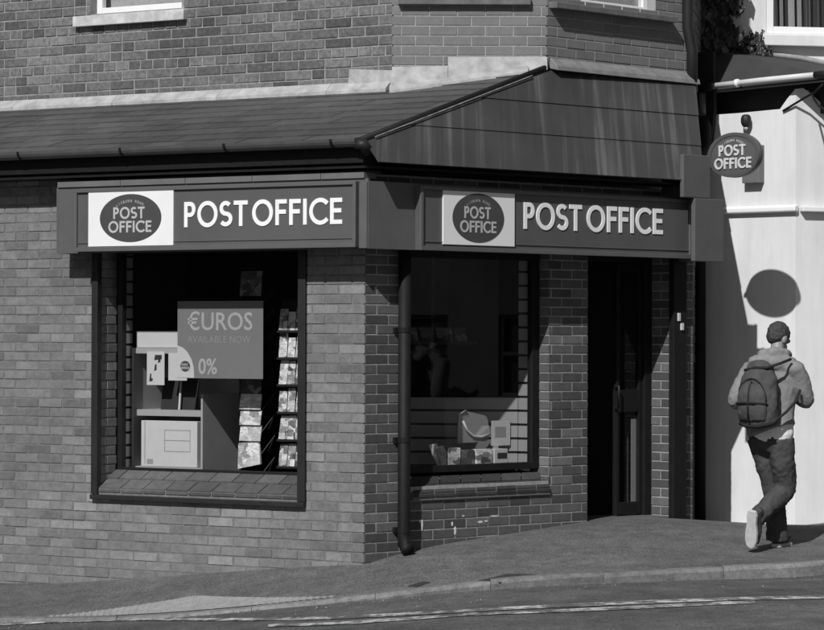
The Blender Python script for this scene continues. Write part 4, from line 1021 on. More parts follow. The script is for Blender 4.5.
# roof : dark sheet between gutter line and upper wall
YU = 25.35; FUW = Frame((0, YU), R(10))
def uw(px_, py_): x_, z_ = FUW.px(px_, py_); return FUW.w(x_, 0, z_)
def gp(px_, py_, y=-.05): x_, z_ = FD.px(px_, py_, y); return FD.w(x_, y, z_)
q = [gp(700, 89), gp(835, 76), uw(835, 67), uw(800, 60), uw(770, 55), uw(700, 48)]
nn = Vector((0, .0, .03))
b = MB(); b.hexa([tuple(v - nn) for v in q], [tuple(v) for v in q]); b.build('roof', plain('dark roof felt', .045, .7, .25, 5, .3), WB)
b = MB(); b.tube([tuple(uw(735, 51.5)), tuple(uw(772, 54.5)), tuple(uw(800, 58)), tuple(uw(824, 63)), tuple(uw(850, 69))], .028, 8); b.build('roof_capping', plain('pale lead capping', .3, .6, .35, 14), WB, smooth=True)
# gutter pipe
b = MB(); b.tube([tuple(gp(713, 86, -.12)), tuple(gp(760, 80.5, -.12)), tuple(gp(815, 75, -.12))], .026, 12); GP = b.build('gutter', plain('dulled white pipe', .6, .5, .1, 7), WB, smooth=True)
b = MB(); b.tube([tuple(gp(815, 75, -.12)), tuple(gp(840, 73, -.12))], .033, 12); b.build('gutter_socket', M_DGREY, GP, smooth=True, loc=WBL)
b = MB(); b.tube([tuple(gp(735.5, 83.3, -.12)), tuple(gp(738.5, 83, -.12))], .037, 12); b.build('gutter_joint', M_UPVC, GP, smooth=True, loc=WBL)
b = MB(); b.tube([tuple(gp(713, 86, -.12)), tuple(gp(706, 87, -.12)), tuple(gp(702.5, 88, -.12)), tuple(gp(702, 94, -.12))], .036, 12); b.build('gutter_elbow', M_BLACK, GP, smooth=True, loc=WBL)
b = MB(); b.tube([tuple(gp(702, 93, -.12)), tuple(gp(702.5, 118, -.12))], .033, 12); b.build('downpipe', plain('grey downpipe', .1, .5, .2, 8), GP, smooth=True, loc=WBL)
b = MB(); b.tube([tuple(gp(702.5, 117, -.12)), tuple(gp(706, 128, -.1)), tuple(gp(706, 142, -.1)), tuple(gp(700, 155, -.1)), tuple(gp(700, 520, -.1))], .05, 12); b.build('downpipe_lower', M_BLACK, GP, smooth=True, loc=WBL)
# dark sheet behind the pipes: shadow on the wall put into its colour
b = MB(FD); q = [dz(640, 155), dz(713, 150), dz(717, 112), dz(716, 52), dz(640, 55)]; b.prism(q, -.045, -.004); b.build('shadow_sheet', plain('painted shadow', .02, .8, .3, 6, .2), WB)
# upper storey
zu0 = FUW.px(770, 60)[1] - .5
wu = (FUW.X(765.5), FUW.X(850), FUW.px(800, 34)[1], FUW.px(800, 34)[1] + 1.5)
b = MB(); slab(b, FUW, FUW.X(700), FUW.X(765) + 4.0, zu0, 8.0, 0, .25, [wu]); b.build('upper_wall', M_REND, WB)
b = MB(FUW); f_ = .075
b.box(wu[0] + .001, wu[0] + f_, .01, .09, wu[2], wu[3]); b.box(wu[1] - f_, wu[1] - .001, .01, .09, wu[2], wu[3]); b.box(wu[0] + f_, wu[1] - f_, .01, .09, wu[2], wu[2] + f_ * .9); b.box(wu[0] + f_, wu[1] - f_, .01, .09, wu[3] - f_, wu[3])
FRM = b.build('window_frame', M_UPVC, WB, bev=.006)
b = MB(FUW); b.box(wu[0] + f_ + .001, wu[1] - f_ - .001, .05, .056, wu[2] + f_, wu[3] - f_ - .001); b.build('window_pane', M_GLASS, FRM, loc=WBL)
b = MB(FUW); zz1 = wu[2] - .002; zz0 = FUW.px(800, 47)[1]
b.hexa([(wu[0] - .06, -.09, zz0), (wu[1] + .06, -.09, zz0), (wu[1] + .06, -.002, zz0), (wu[0] - .06, -.002, zz0)], [(wu[0] - .06, -.09, zz1 - .015), (wu[1] + .06, -.09, zz1 - .015), (wu[1] + .06, -.002, zz1), (wu[0] - .06, -.002, zz1)]); b.build('window_sill', M_REND, WB, bev=.008)
b = MB(FUW); b.box(wu[0], wu[1], .245, .249, wu[2], wu[3]); b.build('room_shade', M_ROOM, FRM, loc=WBL)
# vertical blind louvres, each at its own angle
b = MB(FUW)
for k, (pl, wd_) in enumerate(((773, 6), (779.5, 5), (788, 8), (797, 6), (806, 2.2), (809.5, 1.2), (818, 1.5), (826, 3), (834, 6))):
    x_ = FUW.X(pl, .12); x2_ = FUW.X(pl + wd_, .12); b.hexa([(x_, .12, wu[2]), (x2_, .12 + .05, wu[2]), (x2_, .122 + .05, wu[2]), (x_, .122, wu[2])], [(x_ - .03, .12, wu[3]), (x2_ - .03, .17, wu[3]), (x2_ - .03, .172, wu[3]), (x_ - .03, .122, wu[3])])
b.build('blind', plain('pale blind', .5, .8, .1, 9), FRM, loc=WBL)
b = MB(FD)
for k, (px_, w_, h_) in enumerate(((722, .05, .02), (737, .11, .035), (741, .05, .02))):
    x_ = FD.X(px_, -.06); zz = hgt(*FD.w(x_, -.06, 0).xy) + .002; b = MB(FD)
    b.hexa([(x_, -.10, zz), (x_ + w_, -.08, zz), (x_ + w_ * .8, -.03, zz), (x_ - .01, -.04, zz)], [(x_, -.09, zz + h_ * .5), (x_ + w_ * .8, -.08, zz + h_), (x_ + w_ * .8, -.04, zz + h_ * .7), (x_, -.05, zz + h_)])
    tag(b.build('paper_scrap', M_WPANEL, loc=FD.w(x_, -.06, zz)), ('small white scrap of paper at the dark foot of the shaded wall', 'largest white scrap of paper where the sunlit white wall meets the pavement', 'small white scrap of paper just right of the largest scrap')[k], 'paper')
# wall lamp above the oval sign
x_, z_ = dz(750, 122); loc = FD.w(x_, 0, z_)
b = MB(FD); n_ = 12
pr = [(.02, .062), (.035, .055), (.046, .03), (.046, -.01), (.036, -.035), (.02, -.05)]
b.tube([(x_, -.06, z_ + dz_) for r_, dz_ in pr], [r_ for r_, dz_ in pr], n_)
LM = tag(b.build('wall_lamp', M_DGREY, loc=loc, smooth=True), 'small dark wall lamp on the white wall above the oval sign', 'wall lamp')
b = MB(FD); b.tube([(x_, -.06, z_ + dz_) for dz_ in (-.051, -.066, -.078)], [.02, .016, .004], 10); b.build('lamp_glass', plain('lamp glass', .45, .2, .05, 9), LM, smooth=True)
b = MB(FD); b.tube([(x_, -.058, z_ + .03), (x_, .004, z_ + .03)], .014, 8); b.build('lamp_bracket', M_BLACK, LM)
x0_, z1_ = dz(747.5, 146); x1_, z0_ = dz(764.5, 183); loc = FD.w((x0_ + x1_) / 2, 0, z0_)
b = MB(FD); b.box(x0_, x1_, -.085, -.001, z0_, z1_); AB = tag(b.build('wall_box', plain('grey box paint', .15, .5, .1, 8), loc=loc, bev=.006), 'grey box fixed to the white wall behind the oval sign', 'box')
b = MB(FD); b.box(x0_ - .004, x1_ + .004, -.09, -.0855, z1_ - .05, z1_ - .044); b.build('lid_seam', M_DGREY, AB)
# cables hung from the roof to the corner
def cable(label, pp):
    b = MB(); b.tube([tuple(gp(px_, py_, y_)) for px_, py_, y_ in pp], .010, 6); tag(b.build('cable', M_BLACK, smooth=True), label, 'cable')
cable('black cable running down left from the eaves over the white gable', [(823, 84, -.1), (815, 92, -.06), (806, 97, -.03), (796, 103, -.03), (783, 111, -.015)])
cable('black cable looping to the right of the white corner', [(812, 93, -.05), (814, 99, -.15), (819, 106, -.2), (828, 112, -.2)])
# ------------------------------------------------------------------ ivy on the upper wall
iv = MB(); rs = random.Random(5)
def leaf(c, s):
    n = Vector((rs.uniform(-.7, .7), -1, rs.uniform(-.3, .9))).normalized(); u = n.cross(Vector((rs.uniform(-.4, .4), 0, 1))).normalized(); v = n.cross(u)
    i = len(iv.v); iv.v += [c - v * s * .6, c + u * s * .5 + n * .01, c + v * s * .75, c - u * s * .5 + n * .01]; iv.f.append((i, i + 1, i + 2, i + 3))
sprays = []
for k in range(2900):
    px_ = 690 + 50 * rs.random() ** 1.15; py_ = -70 + 124 * rs.random()
    if px_ > 730 + 8 * math.sin(py_ * .21) + 5 * math.sin(py_ * .6): continue
    leaf(uw(px_, py_) + Vector((0, -rs.uniform(.03, .35), 0)), rs.uniform(.05, .1))
def spray(pts, dens, wd_):
    P = catmull(pts, 12)
    for a_ in P:
        for _ in range(dens):
            leaf(uw(a_[0] + rs.gauss(0, wd_), a_[1] + rs.gauss(0, wd_)) + Vector((0, -rs.uniform(.02, .1), 0)), rs.uniform(.018, .042))
    return P
SP = [spray([(722, 10), (731, 3), (739, -4), (746, -14)], 1, 1.9), spray([(724, 4), (733, 4), (739, 9), (741, 12)], 2, 1.2), spray([(722, 30), (731, 36), (740, 40), (748, 40), (756, 36), (762, 35)], 1, 2.2), spray([(716, 34), (726, 44), (737, 49), (750, 51), (768, 51)], 3, 2.6), spray([(722, 18), (728, 24), (731, 33), (735, 40)], 3, 1.8), spray([(748, 45), (755, 43), (762, 40)], 1, 1.6), spray([(720, 0), (729, -12), (736, -30)], 4, 2.5)]
loc = uw(712, 50)
IV = empty('ivy', loc, 'dark ivy climbing the white wall beside the post office bay', 'ivy')
M_LEAF = island('ivy leaf', [(0, .022), (.5, .045), (1, .08)], rough=.5, nvar=.1, bmp=0, dirt=.1, spec=.4)
iv.build('leaves', M_LEAF, IV)
b = MB()
for P in SP: b.tube([tuple(uw(x_, y_) + Vector((0, -.03, 0))) for x_, y_ in P], .006, 5)
for k in range(7): b.tube([tuple(uw(694 + k * 5 + 3 * math.sin(j + k), 52 - j * 14) + Vector((0, -.05, 0))) for j in range(9)], .012, 5)
b.build('stems', plain('ivy stem', .05, .9, .2, 9), IV)
# ------------------------------------------------------------------ manhole covers
def cover(pts, label):
    P = [rpav(*q) for q in pts]; mb = MB(); top = [(p.x, p.y, hgt(p.x, p.y) + .006) for p in P]; c_ = Vector((sum(t[0] for t in top), sum(t[1] for t in top), sum(t[2] for t in top))) / 4
    mb.hexa([(t[0], t[1], t[2] - .01) for t in top], top); o = tag(mb.build('manhole_cover', plain('iron cover', .045, .6, .3, 30, .5), loc=c_), label, 'manhole cover'); return o
def rpav(px, py):
    Y = 20.5
    for _ in range(40):
        p = at_y(px, py, Y); z = hgt(p.x, p.y); d = ray(px, py); Y = Y * .5 + .5 * d.y * (z - EYE) / d.z
    return at_y(px, py, Y)
cover([(476, 582), (500, 583), (537, 575), (508, 574.5)], 'dark iron cover set in the pavement in front of the window beside the door')
cover([(408, 586.5), (416, 587.5), (430, 583), (423, 582)], 'small dark cover near the kerb in line with the downpipe')
line([rp(*q) for q in LINE1], .17); line([rp(*q) for q in LINE2], .15)
# loose grit gathered in the gutter beside the kerb
gm = MB(); gr = random.Random(3)
for _ in range(420):
    X = gr.uniform(-3.2, 3.6); v = -abs(gr.gauss(0, .14)) - .01 if gr.random() < .7 else -gr.uniform(0, .8); Y = kerb_y(X) + v; z = road_z(X, v); r = gr.uniform(.002, .006)
    gm.hexa([(X - r, Y - r, z - .001), (X + r, Y - r * .6, z - .001), (X + r * .7, Y + r, z - .001), (X - r, Y + r * .8, z - .001)], [(X - r * .6, Y - r * .5, z + r), (X + r * .5, Y - r * .4, z + r * .8), (X + r * .4, Y + r * .6, z + r), (X - r * .5, Y + r * .5, z + r * .7)])
tag(gm.build('grit', island('grit stones', [(0, .03), (.6, .13), (1, .3)], bmp=0)), 'loose grit scattered in the gutter along the kerb', 'grit', kind='stuff')
# splashes of white paint on the bricks below window B
b = MB(FB)
for (px_, py_, w_, h_) in ((422, 525, 1.2, 6), (420, 521, 1.6, 2), (455, 531, 1.2, 5), (480, 522, 3, 1.4), (486, 521, 2, 1), (463, 516, 1.6, 1), (495, 516, 6, .9), (452, 524, 1.0, 2.4)):
    x_, z_ = FB.px(px_, py_); w_ /= 120 * .74; h_ /= 120
    b.prism([(x_ + w_ * math.cos(a) * random.uniform(.5, 1), z_ + h_ * math.sin(a) * random.uniform(.6, 1)) for a in [R(36 * k) for k in range(10)]], -.0035, .006)
b.build('paint_splash', plain('white paint', .6, .7, .2, 30), PO)
# ------------------------------------------------------------------ houses opposite, seen only as reflections in the glass
def opposite(o, ang, n, label):
    fr = Frame(o, ang); T = empty('terraced_houses', fr.w(0, 0, -.3), label, 'houses'); b = MB(fr); L = n * 5.5
    hs = []
    for k in range(n):
        for zz in (.6, 3.4): hs += [(k * 5.5 + .8, k * 5.5 + 2.2, zz, zz + 1.6), (k * 5.5 + 3.4, k * 5.5 + 4.6, zz, zz + 1.6)]
    slab(b, fr, 0, L, -.6, 5.6, 0, .3, hs); b.build('wall', M_OBRICK, T)
    b = MB(fr); b.hexa([(0, -.2, 5.601), (L, -.2, 5.601), (L, 8, 5.601), (0, 8, 5.601)], [(0, 3.8, 8), (L, 3.8, 8), (L, 4, 8), (0, 4, 8)]); b.build('roof', M_SLATE, T)
    for h_ in hs:
        f = MB(fr); t = .07
        f.box(h_[0], h_[0] + t, .06, .12, h_[2], h_[3]); f.box(h_[1] - t, h_[1], .06, .12, h_[2], h_[3]); f.box(h_[0] + t, h_[1] - t, .06, .12, h_[2], h_[2] + t); f.box(h_[0] + t, h_[1] - t, .06, .12, h_[3] - t, h_[3]); f.box(h_[0] + t, h_[1] - t, .06, .12, (h_[2] + h_[3]) / 2, (h_[2] + h_[3]) / 2 + t)
        fo = f.build('window', M_OBRICK, T); g = MB(fr); g.box(h_[0], h_[1], .2, .28, h_[2], h_[3]); g.build('pane', M_INK, fo, loc=parent_loc(T))
opposite((-19, 4), R(72), 5, 'red brick terrace across the side street to the left')
opposite((24, 36), R(-60), 6, 'brick terrace along the far side of the main road to the right')
# ------------------------------------------------------------------ walking man, seen from behind
MZ = hgt(MAN.x, MAN.y) + .004
MO = Vector((MAN.x, MAN.y, MZ)); FM = Frame((MAN.x, MAN.y), 0.0)
def mw(p): return Vector(p) + MO
class Blob:
    """limbs as tapered tubes and ellipsoids, fused into one surface by a voxel remesh"""
    def __init__(s): s.bm = bmesh.new()
    def ell(s, c, r, rot=None, seg=20):
        m = Matrix.Translation(Vector(c)) @ (rot.to_4x4() if rot else Matrix.Identity(4)) @ Matrix.Diagonal((r[0], r[1], r[2], 1))
        bmesh.ops.create_uvsphere(s.bm, u_segments=seg, v_segments=seg // 2 + 2, radius=1, matrix=m); return s
    def limb(s, pts, rads, n=14, sub=5):
        """smooth path of circles (or ellipses when a radius is a pair: across, along heading)"""
        P = [Vector(p) for p in pts]; Q = []; RR = []
        rr = [(r, r) if not isinstance(r, tuple) else r for r in rads]
        for i in range(len(P) - 1):
            p0, p1, p2, p3 = P[max(i - 1, 0)], P[i], P[i + 1], P[min(i + 2, len(P) - 1)]
            for k in range(sub):
                t = k / sub; Q.append(.5 * (2 * p1 + (p2 - p0) * t + (2 * p0 - 5 * p1 + 4 * p2 - p3) * t * t + (3 * p1 - p0 - 3 * p2 + p3) * t ** 3)); w_ = t * t * (3 - 2 * t)
                RR.append(tuple(rr[i][j] * (1 - w_) + rr[i + 1][j] * w_ for j in (0, 1)))
        Q.append(P[-1]); RR.append(rr[-1]); rings = []
        for k, p in enumerate(Q):
            t = (Q[min(k + 1, len(Q) - 1)] - Q[max(k - 1, 0)]).normalized()
            u = HR - t * HR.dot(t); u = u.normalized() if u.length > .2 else (Vector((0, 0, 1)) - t * t.z).normalized(); v = t.cross(u)
            rings.append([s.bm.verts.new(p + u * math.cos(2 * math.pi * j / n) * RR[k][0] + v * math.sin(2 * math.pi * j / n) * RR[k][1]) for j in range(n)])
        for a, b_ in zip(rings, rings[1:]):
            for j in range(n): s.bm.faces.new((a[j], a[(j + 1) % n], b_[(j + 1) % n], b_[j]))
        s.bm.faces.new(rings[0][::-1]); s.bm.faces.new(rings[-1]); return s
    def build(s, name, mat, parent=None, voxel=.012, smooth_it=4, folds=0.0, fold_size=.12):
        bmesh.ops.recalc_face_normals(s.bm, faces=s.bm.faces); me = bpy.data.meshes.new(name); s.bm.to_mesh(me); s.bm.free(); me.materials.append(mat)
        o = bpy.data.objects.new(name, me); COL.objects.link(o)
        if parent: o.parent = parent
        else: o.location = MO
        r = o.modifiers.new('fuse', 'REMESH'); r.mode = 'VOXEL'; r.voxel_size = voxel; r.use_smooth_shade = True
        if smooth_it: sm = o.modifiers.new('smooth', 'SMOOTH'); sm.iterations = smooth_it; sm.factor = .5
        if folds:
            tx = bpy.data.textures.new(name + '_folds', 'CLOUDS'); tx.noise_scale = fold_size; tx.noise_depth = 2
            d = o.modifiers.new('folds', 'DISPLACE'); d.texture = tx; d.strength = folds; d.mid_level = .5; d.texture_coords = 'LOCAL'
        for p in me.polygons: p.use_smooth = True
        return o
HD = Vector((.64, .77, 0)).normalized(); HR = Vector((.77, -.64, 0)).normalized(); UPZ = Vector((0, 0, 1))
def bp(r_, f_, z_, c=(0, 0)): v = HR * r_ + HD * f_; return Vector((c[0] + v.x, c[1] + v.y, z_))
PC = (.02, .0)                                   # pelvis centre
CC = (.045, .02)                                 # chest centre
def cloth(name, v, var=.15, bs=90, rough=.9):
    m = plain(name, v, rough, var, 12, .25, .2); return m
M_SKIN = plain('skin', .25, .5, .06, 20, .1); M_JACK = cloth('grey jacket', .215, .2); M_TROU = cloth('dark trousers', .06, .25); M_PACK = cloth('dark backpack cloth', .07, .3); M_STRAP = cloth('black webbing', .024); M_SHIRT = cloth('white shirt', .75, .05); M_HAIR = plain('short dark hair', .045, .7, .6, 45, .8, .4); M_SHOE = plain('dark shoe', .05, .7, .2, 20); M_SOLE = plain('pale rubber sole', .5, .8, .15, 25, .3)
# skeleton
hipR, hipL = bp(.085, 0, .86, PC), bp(-.085, 0, .86, PC)
kneeR = Vector((.125, .0, .455)); ankR = Vector((-.115, -.2, .235))
kneeL = Vector((.05, .10, .46)); ankL = Vector((.085, .12, .09))
shR, shL = bp(.185, 0, 1.385, CC), bp(-.185, 0, 1.385, CC)
elR = Vector((.285, -.02, 1.145)); haR = Vector((.275, .17, 1.125))
elL = Vector((-.235, .12, 1.13)); haL = Vector((-.02, .33, 1.1))
neck0 = Vector((.055, .03, 1.43)); neck1 = Vector((.075, .065, 1.53)); headc = Vector((.092, .10, 1.612))
hh = Vector((.74, .60, -.55)).normalized(); hs = hh.cross(UPZ).normalized(); hu = hs.cross(hh)
hrot = Matrix((hs, hh, hu)).transposed()
def hp(r_, f_, u_): return headc + hs * r_ + hh * f_ + hu * u_
# body : head, neck, core, arms and hands in one surface
B = Blob()
B.ell(hp(0, -.012, .02), (.074, .096, .095), hrot); B.ell(hp(0, .03, -.05), (.056, .062, .068), hrot); B.ell(hp(0, .068, -.085), (.028, .026, .026), hrot)
B.ell(hp(0, .102, -.028), (.012, .018, .026), hrot, 12); B.ell(hp(0, .082, .018), (.05, .02, .02), hrot, 12); B.ell(hp(0, .086, -.068), (.022, .012, .010), hrot, 12)
for s_ in (-1, 1): B.ell(hp(s_ * .078, -.004, -.018), (.010, .022, .034), hrot, 12)
B.limb([neck0 - UPZ * .1, neck0, neck1, headc], [.06, .056, .052, .05])
B.limb([bp(0, 0, .84, PC), bp(0, 0, 1.0, PC), bp(0, 0, 1.25, CC), neck0], [(.14, .09), (.12, .085), (.14, .09), (.06, .06)])
def arm(sh, el, wr):
    B.limb([sh, sh * .5 + el * .5, el, el * .4 + wr * .6, wr], [.045, .042, .038, .034, .026])
def hand(wr, d, palm_n, side):
    """palm, five bent fingers of different length, thumb off the side of the palm"""
    d = d.normalized(); n_ = palm_n.normalized(); a = d.cross(n_).normalized() * side
    B.limb([wr - d * .01, wr + d * .04, wr + d * .085], [(.022), (.030), (.028)], 10)
    for k, ln in enumerate((.068, .078, .073, .056)):
        o = wr + d * .08 + a * (.027 - .018 * k); c1 = o + (d * .8 + n_ * .5).normalized() * ln * .45; c2 = c1 + (d * .25 + n_ * .95).normalized() * ln * .32; c3 = c2 + (-d * .35 + n_ * .9).normalized() * ln * .25
        B.limb([o - d * .02, o, c1, c2, c3], [.0095, .0095, .009, .008, .0065], 8, 2)
    t0 = wr + d * .03 + a * .026; B.limb([t0 - a * .015, t0, t0 + a * .022 + d * .025 + n_ * .01, t0 + a * .02 + d * .05 + n_ * .025], [.012, .0115, .010, .0075], 8, 2)
arm(shR, elR, haR); arm(shL, elL, haL)
hand(haR, Vector((-.25, .9, .1)), Vector((-.8, -.2, .3)), 1); hand(haL, Vector((.55, .8, .05)), Vector((.1, .3, 1)), -1)
for h_, k_, a_ in ((hipR, kneeR, ankR), (hipL, kneeL, ankL)): B.limb([h_, k_, k_ * .6 + a_ * .4, a_], [.075, .05, .048, .035])
PER = B.build('person', M_SKIN, None, voxel=.0065, smooth_it=3)
tag(PER, 'man in grey jacket and dark trousers walking away past the white wall, head bowed', 'person')
# hair : cap over skull, short at the nape
m_ = Blob(); m_.ell(hp(0, -.018, .030), (.081, .100, .093), hrot); m_.ell(hp(0, -.043, -.006), (.071, .064, .068), hrot)
HA = m_.build('hair', M_HAIR, PER, voxel=.006, smooth_it=2, folds=.012, fold_size=.02)
for s_ in (-1, 1):
    g = Blob(); g.ell(hp(s_ * .028, .078, .0), (.010, .008, .007), hrot, 10); g.build('eye', M_STRAP, PER, voxel=.004, smooth_it=1)
def add_folds(o, st, sz):
    tx = bpy.data.textures.new('fine_folds', 'CLOUDS'); tx.noise_scale = sz; tx.noise_depth = 1; tx.noise_type = 'HARD_NOISE'
    d = o.modifiers.new('fine folds', 'DISPLACE'); d.texture = tx; d.strength = st; d.mid_level = .4; d.texture_coords = 'LOCAL'
# jacket : torso, sleeves, slung hood, collar
J = Blob()
J.limb([bp(.02, -.015, .893, PC), bp(.0, -.01, .97, PC), bp(0, 0, 1.14, (.035, .012)), bp(0, 0, 1.29, CC), bp(0, 0, 1.395, CC), neck0 + UPZ * .03], [(.205, .155), (.20, .145), (.19, .135), (.20, .13), (.155, .11), (.07, .075)], 22)
for sh, el, wr in ((shR, elR, haR), (shL, elL, haL)):
    J.ell(sh - UPZ * .012, (.078, .078, .07)); J.limb([sh + UPZ * .005, sh * .5 + el * .5 + HR * (.012 if sh is shR else -.012), el, el * .55 + wr * .45, el * .12 + wr * .88], [.076, .073, .066, .057, .046], 16)
# hood lying on the shoulders
J.limb([neck0 + HR * .03 + HD * .115 + UPZ * .03, neck0 + HR * .085 + HD * .06 + UPZ * .045, neck0 + HR * .095 - HD * .02 + UPZ * .065, neck0 + HR * .035 - HD * .09 + UPZ * .068, neck0 - HR * .055 - HD * .085 + UPZ * .055, neck0 - HR * .10 - HD * .01 + UPZ * .045, neck0 - HR * .08 + HD * .06 + UPZ * .04, neck0 - HR * .02 + HD * .11 + UPZ * .03], [.022, .028, .036, .044, .044, .036, .028, .022], 12)
J.ell(neck0 - HD * .105 + UPZ * .0 - HR * .02, (.135, .08, .06)); J.ell(neck0 - HD * .085 + HR * .075 + UPZ * -.015, (.085, .06, .06))
J.limb([shL + UPZ * .02, neck0 - HD * .06 - UPZ * .01, shR + UPZ * .015], [.06, .085, .06], 14)
JK = J.build('jacket', M_JACK, PER, voxel=.009, smooth_it=5, folds=.020, fold_size=.11)
add_folds(JK, .006, .05)
for el, wr, nm_ in ((elR, haR, 'cuff'), (elL, haL, 'cuff')):
    g = Blob(); g.limb([el * .16 + wr * .84, el * .02 + wr * .98], [.051, .045], 14, 2); g.build(nm_, M_STRAP, JK, voxel=.008, smooth_it=2)
# white shirt tail below the jacket
Sx = Blob(); Sx.limb([bp(-.02, 0, .835, PC), bp(0, 0, .90, PC), bp(0, 0, 1.0, PC)], [(.188, .132), (.19, .132), (.18, .13)], 20)
Sx.build('shirt', M_SHIRT, PER, voxel=.012, smooth_it=2, folds=.012, fold_size=.06)
# trousers
T_ = Blob()
T_.limb([bp(0, 0, .875, PC), bp(0, 0, .80, PC), bp(0, .0, .74, PC)], [(.17, .125), (.178, .13), (.13, .11)], 20)
T_.limb([hipR - UPZ * .02, hipR * .55 + kneeR * .45 + Vector((.0, -.02, 0)), kneeR + Vector((.005, .0, .0)), kneeR * .6 + ankR * .4, kneeR * .25 + ankR * .75, ankR + (ankR - kneeR).normalized() * .025], [.108, .10, .083, .078, .074, .072], 18)
T_.limb([hipL - UPZ * .02, hipL * .5 + kneeL * .5, kneeL, kneeL * .5 + ankL * .5, ankL + Vector((0, 0, .0)), ankL - Vector((0, 0, .045))], [.108, .098, .083, .08, .086, .088], 18)
TR = T_.build('trousers', M_TROU, PER, voxel=.009, smooth_it=4, folds=.024, fold_size=.09)
add_folds(TR, .008, .05)
# shoes
def shoe(heel, toe, sole_n, wid):
    d = (toe - heel).normalized(); n_ = (sole_n - d * sole_n.dot(d)).normalized(); a = d.cross(n_); L = (toe - heel).length
    out = [(0, .55), (.12, .82), (.35, .78), (.6, 1.0), (.8, .98), (.94, .7), (1.0, .3)]
    ring = [(t, w) for t, w in out] + [(t, -w) for t, w in out[::-1]]
    b = MB(); lo = [heel + d * (t * L) + a * (w * wid) + MO for t, w in ring]; b.hexa([tuple(v) for v in lo], [tuple(v + n_ * .03) for v in lo])
    s_ = Blob(); o = n_ * .072
    s_.limb([heel + o + d * .015, heel + o + d * (L * .3), heel + o + d * (L * .6), heel + o + d * (L * .93)], [(wid * .8, .06), (wid * .82, .055), (wid * .95, .038), (wid * .6, .022)], 14)
    s_.ell(heel + o + d * .045 + n_ * .03, (.042, .042, .05))
    u = s_.build('shoe', M_SHOE, PER, voxel=.008, smooth_it=2); so_ = b.build('sole', M_SOLE, None, loc=MO, bev=.006); so_.parent = u; so_.location = (0, 0, 0)
shoe(Vector((-.165, -.315, .305)), Vector((-.165, -.225, .015)), Vector((.64, .77, .12)), .052)
shoe(Vector((.06, .075, .0)), Vector((.20, .275, .0)), Vector((0, 0, 1)), .05)
# ------------------------------------------------------------------ backpack
pc = Vector((CC[0], CC[1], -.012)) - HD * .235 + HR * .02
def kp(r_, b_, z_): v = pc + HR * r_ - HD * b_; return Vector((v.x, v.y, z_))
PB = Blob()
PB.limb([kp(0, .0, .945), kp(0, .015, 1.0), kp(0, .02, 1.13), kp(0, .01, 1.27), kp(0, -.02, 1.38), kp(0, -.05, 1.415)], [(.14, .07), (.165, .10), (.17, .11), (.155, .10), (.115, .075), (.06, .04)], 22)
BK = PB.build('backpack', M_PACK, None, voxel=.011, smooth_it=3, folds=.02, fold_size=.06)
tag(BK, 'dark rucksack with a front pocket and black straps worn by the walking man', 'backpack')
PK = Blob(); PK.limb([kp(.0, .085, .99), kp(0, .10, 1.06), kp(0, .105, 1.17), kp(0, .095, 1.26)], [(.12, .045), (.13, .055), (.125, .05), (.09, .03)], 18); PK.build('pocket', M_PACK, BK, voxel=.010, smooth_it=3, folds=.012, fold_size=.05)
def strap(pts, r_, nm_='strap'):
    g = MB(); g.tube([tuple(mw(p)) for p in pts], r_, 8); o = g.build(nm_, M_STRAP, BK, loc=MO, smooth=True)
strap([kp(0, .158, 1.0), kp(0, .163, 1.08), kp(0, .156, 1.18), kp(0, .128, 1.25), kp(0, .108, 1.28)], .008)
zp = [kp(.125 * math.cos(R(a)), .115 if abs(math.cos(R(a))) < .9 else .10, 1.15 + .155 * math.sin(R(a))) for a in range(-10, 191, 20)]
strap(zp, .0045, 'zip')
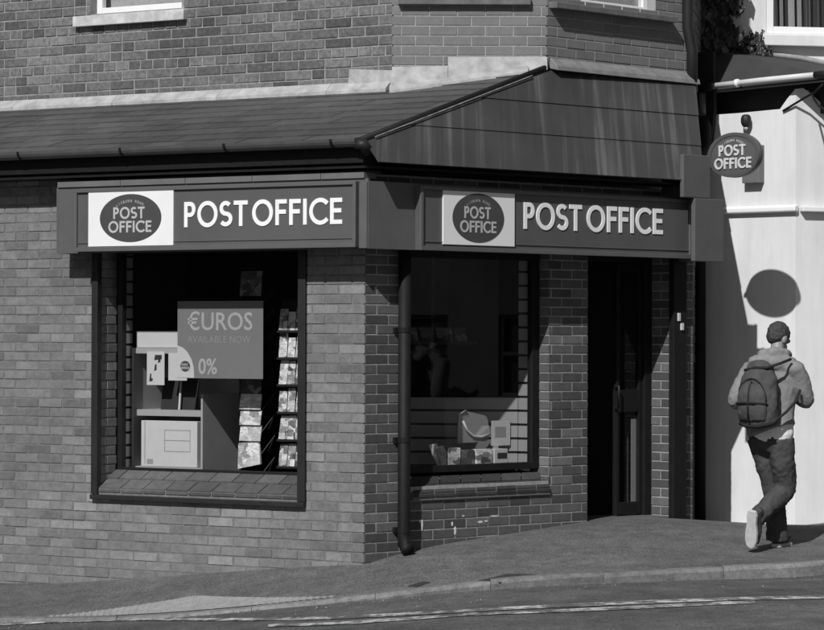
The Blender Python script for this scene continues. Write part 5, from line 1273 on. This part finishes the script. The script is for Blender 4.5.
strap([kp(-.15, .06, 1.10), kp(-.12, .135, 1.115), kp(-.05, .165, 1.12), kp(.05, .165, 1.12), kp(.115, .13, 1.115), kp(.13, .09, 1.105)], .008, 'webbing')
strap([kp(-.13, .06, .96), kp(-.06, .095, .945), kp(.06, .095, .945), kp(.14, .05, .965)], .018, 'base_binding')
strap([kp(.155, .02, .985), kp(.20, -.06, 1.05), kp(.235, -.14, 1.13), shR + Vector((.035, -.05, -.17))], .011, 'side_strap')
strap([kp(-.1, .05, 1.365), kp(0, .065, 1.385), kp(.1, .05, 1.385), kp(.17, -.03, 1.42), kp(.19, -.14, 1.45)], .011, 'shoulder_strap')
# ------------------------------------------------------------------ camera, light, render settings
SUN = Vector((.42, 1.10, -1.0)).normalized()
li = bpy.data.lights.new('sun', 'SUN'); li.energy = 5.0; li.angle = R(.53); li.color = (1, 1, 1)
so = bpy.data.objects.new('sun', li); COL.objects.link(so); so.rotation_euler = SUN.to_track_quat('-Z', 'Y').to_euler(); so.location = (-10, -20, 30)
wd = bpy.data.worlds.new('World'); S.world = wd; wd.use_nodes = True; nt = wd.node_tree
bg = nt.nodes['Background']; sk = nt.nodes.new('ShaderNodeTexSky'); sk.sky_type = 'NISHITA'; sk.sun_disc = False
sk.sun_elevation = math.asin(-SUN.z); sk.sun_rotation = math.atan2(-SUN.x, -SUN.y)
bw = nt.nodes.new('ShaderNodeRGBToBW'); nt.links.new(sk.outputs[0], bw.inputs[0]); nt.links.new(bw.outputs[0], bg.inputs[0]); bg.inputs[1].default_value = .05
cd = bpy.data.cameras.new('camera'); co = bpy.data.objects.new('camera', cd); COL.objects.link(co)
cd.sensor_fit = 'HORIZONTAL'; cd.sensor_width = 36; cd.lens = 36 * F_PX / W0; cd.clip_start = .5; cd.clip_end = 2000
m3 = Matrix((rt, up, -fwd)).transposed(); co.matrix_world = Matrix.Translation(CAM) @ m3.to_4x4()
S.camera = co
S.view_settings.view_transform = 'Standard'; S.view_settings.look = 'None'; S.view_settings.gamma = 1; S.view_settings.exposure = -0.30; S.view_settings.use_curve_mapping = False
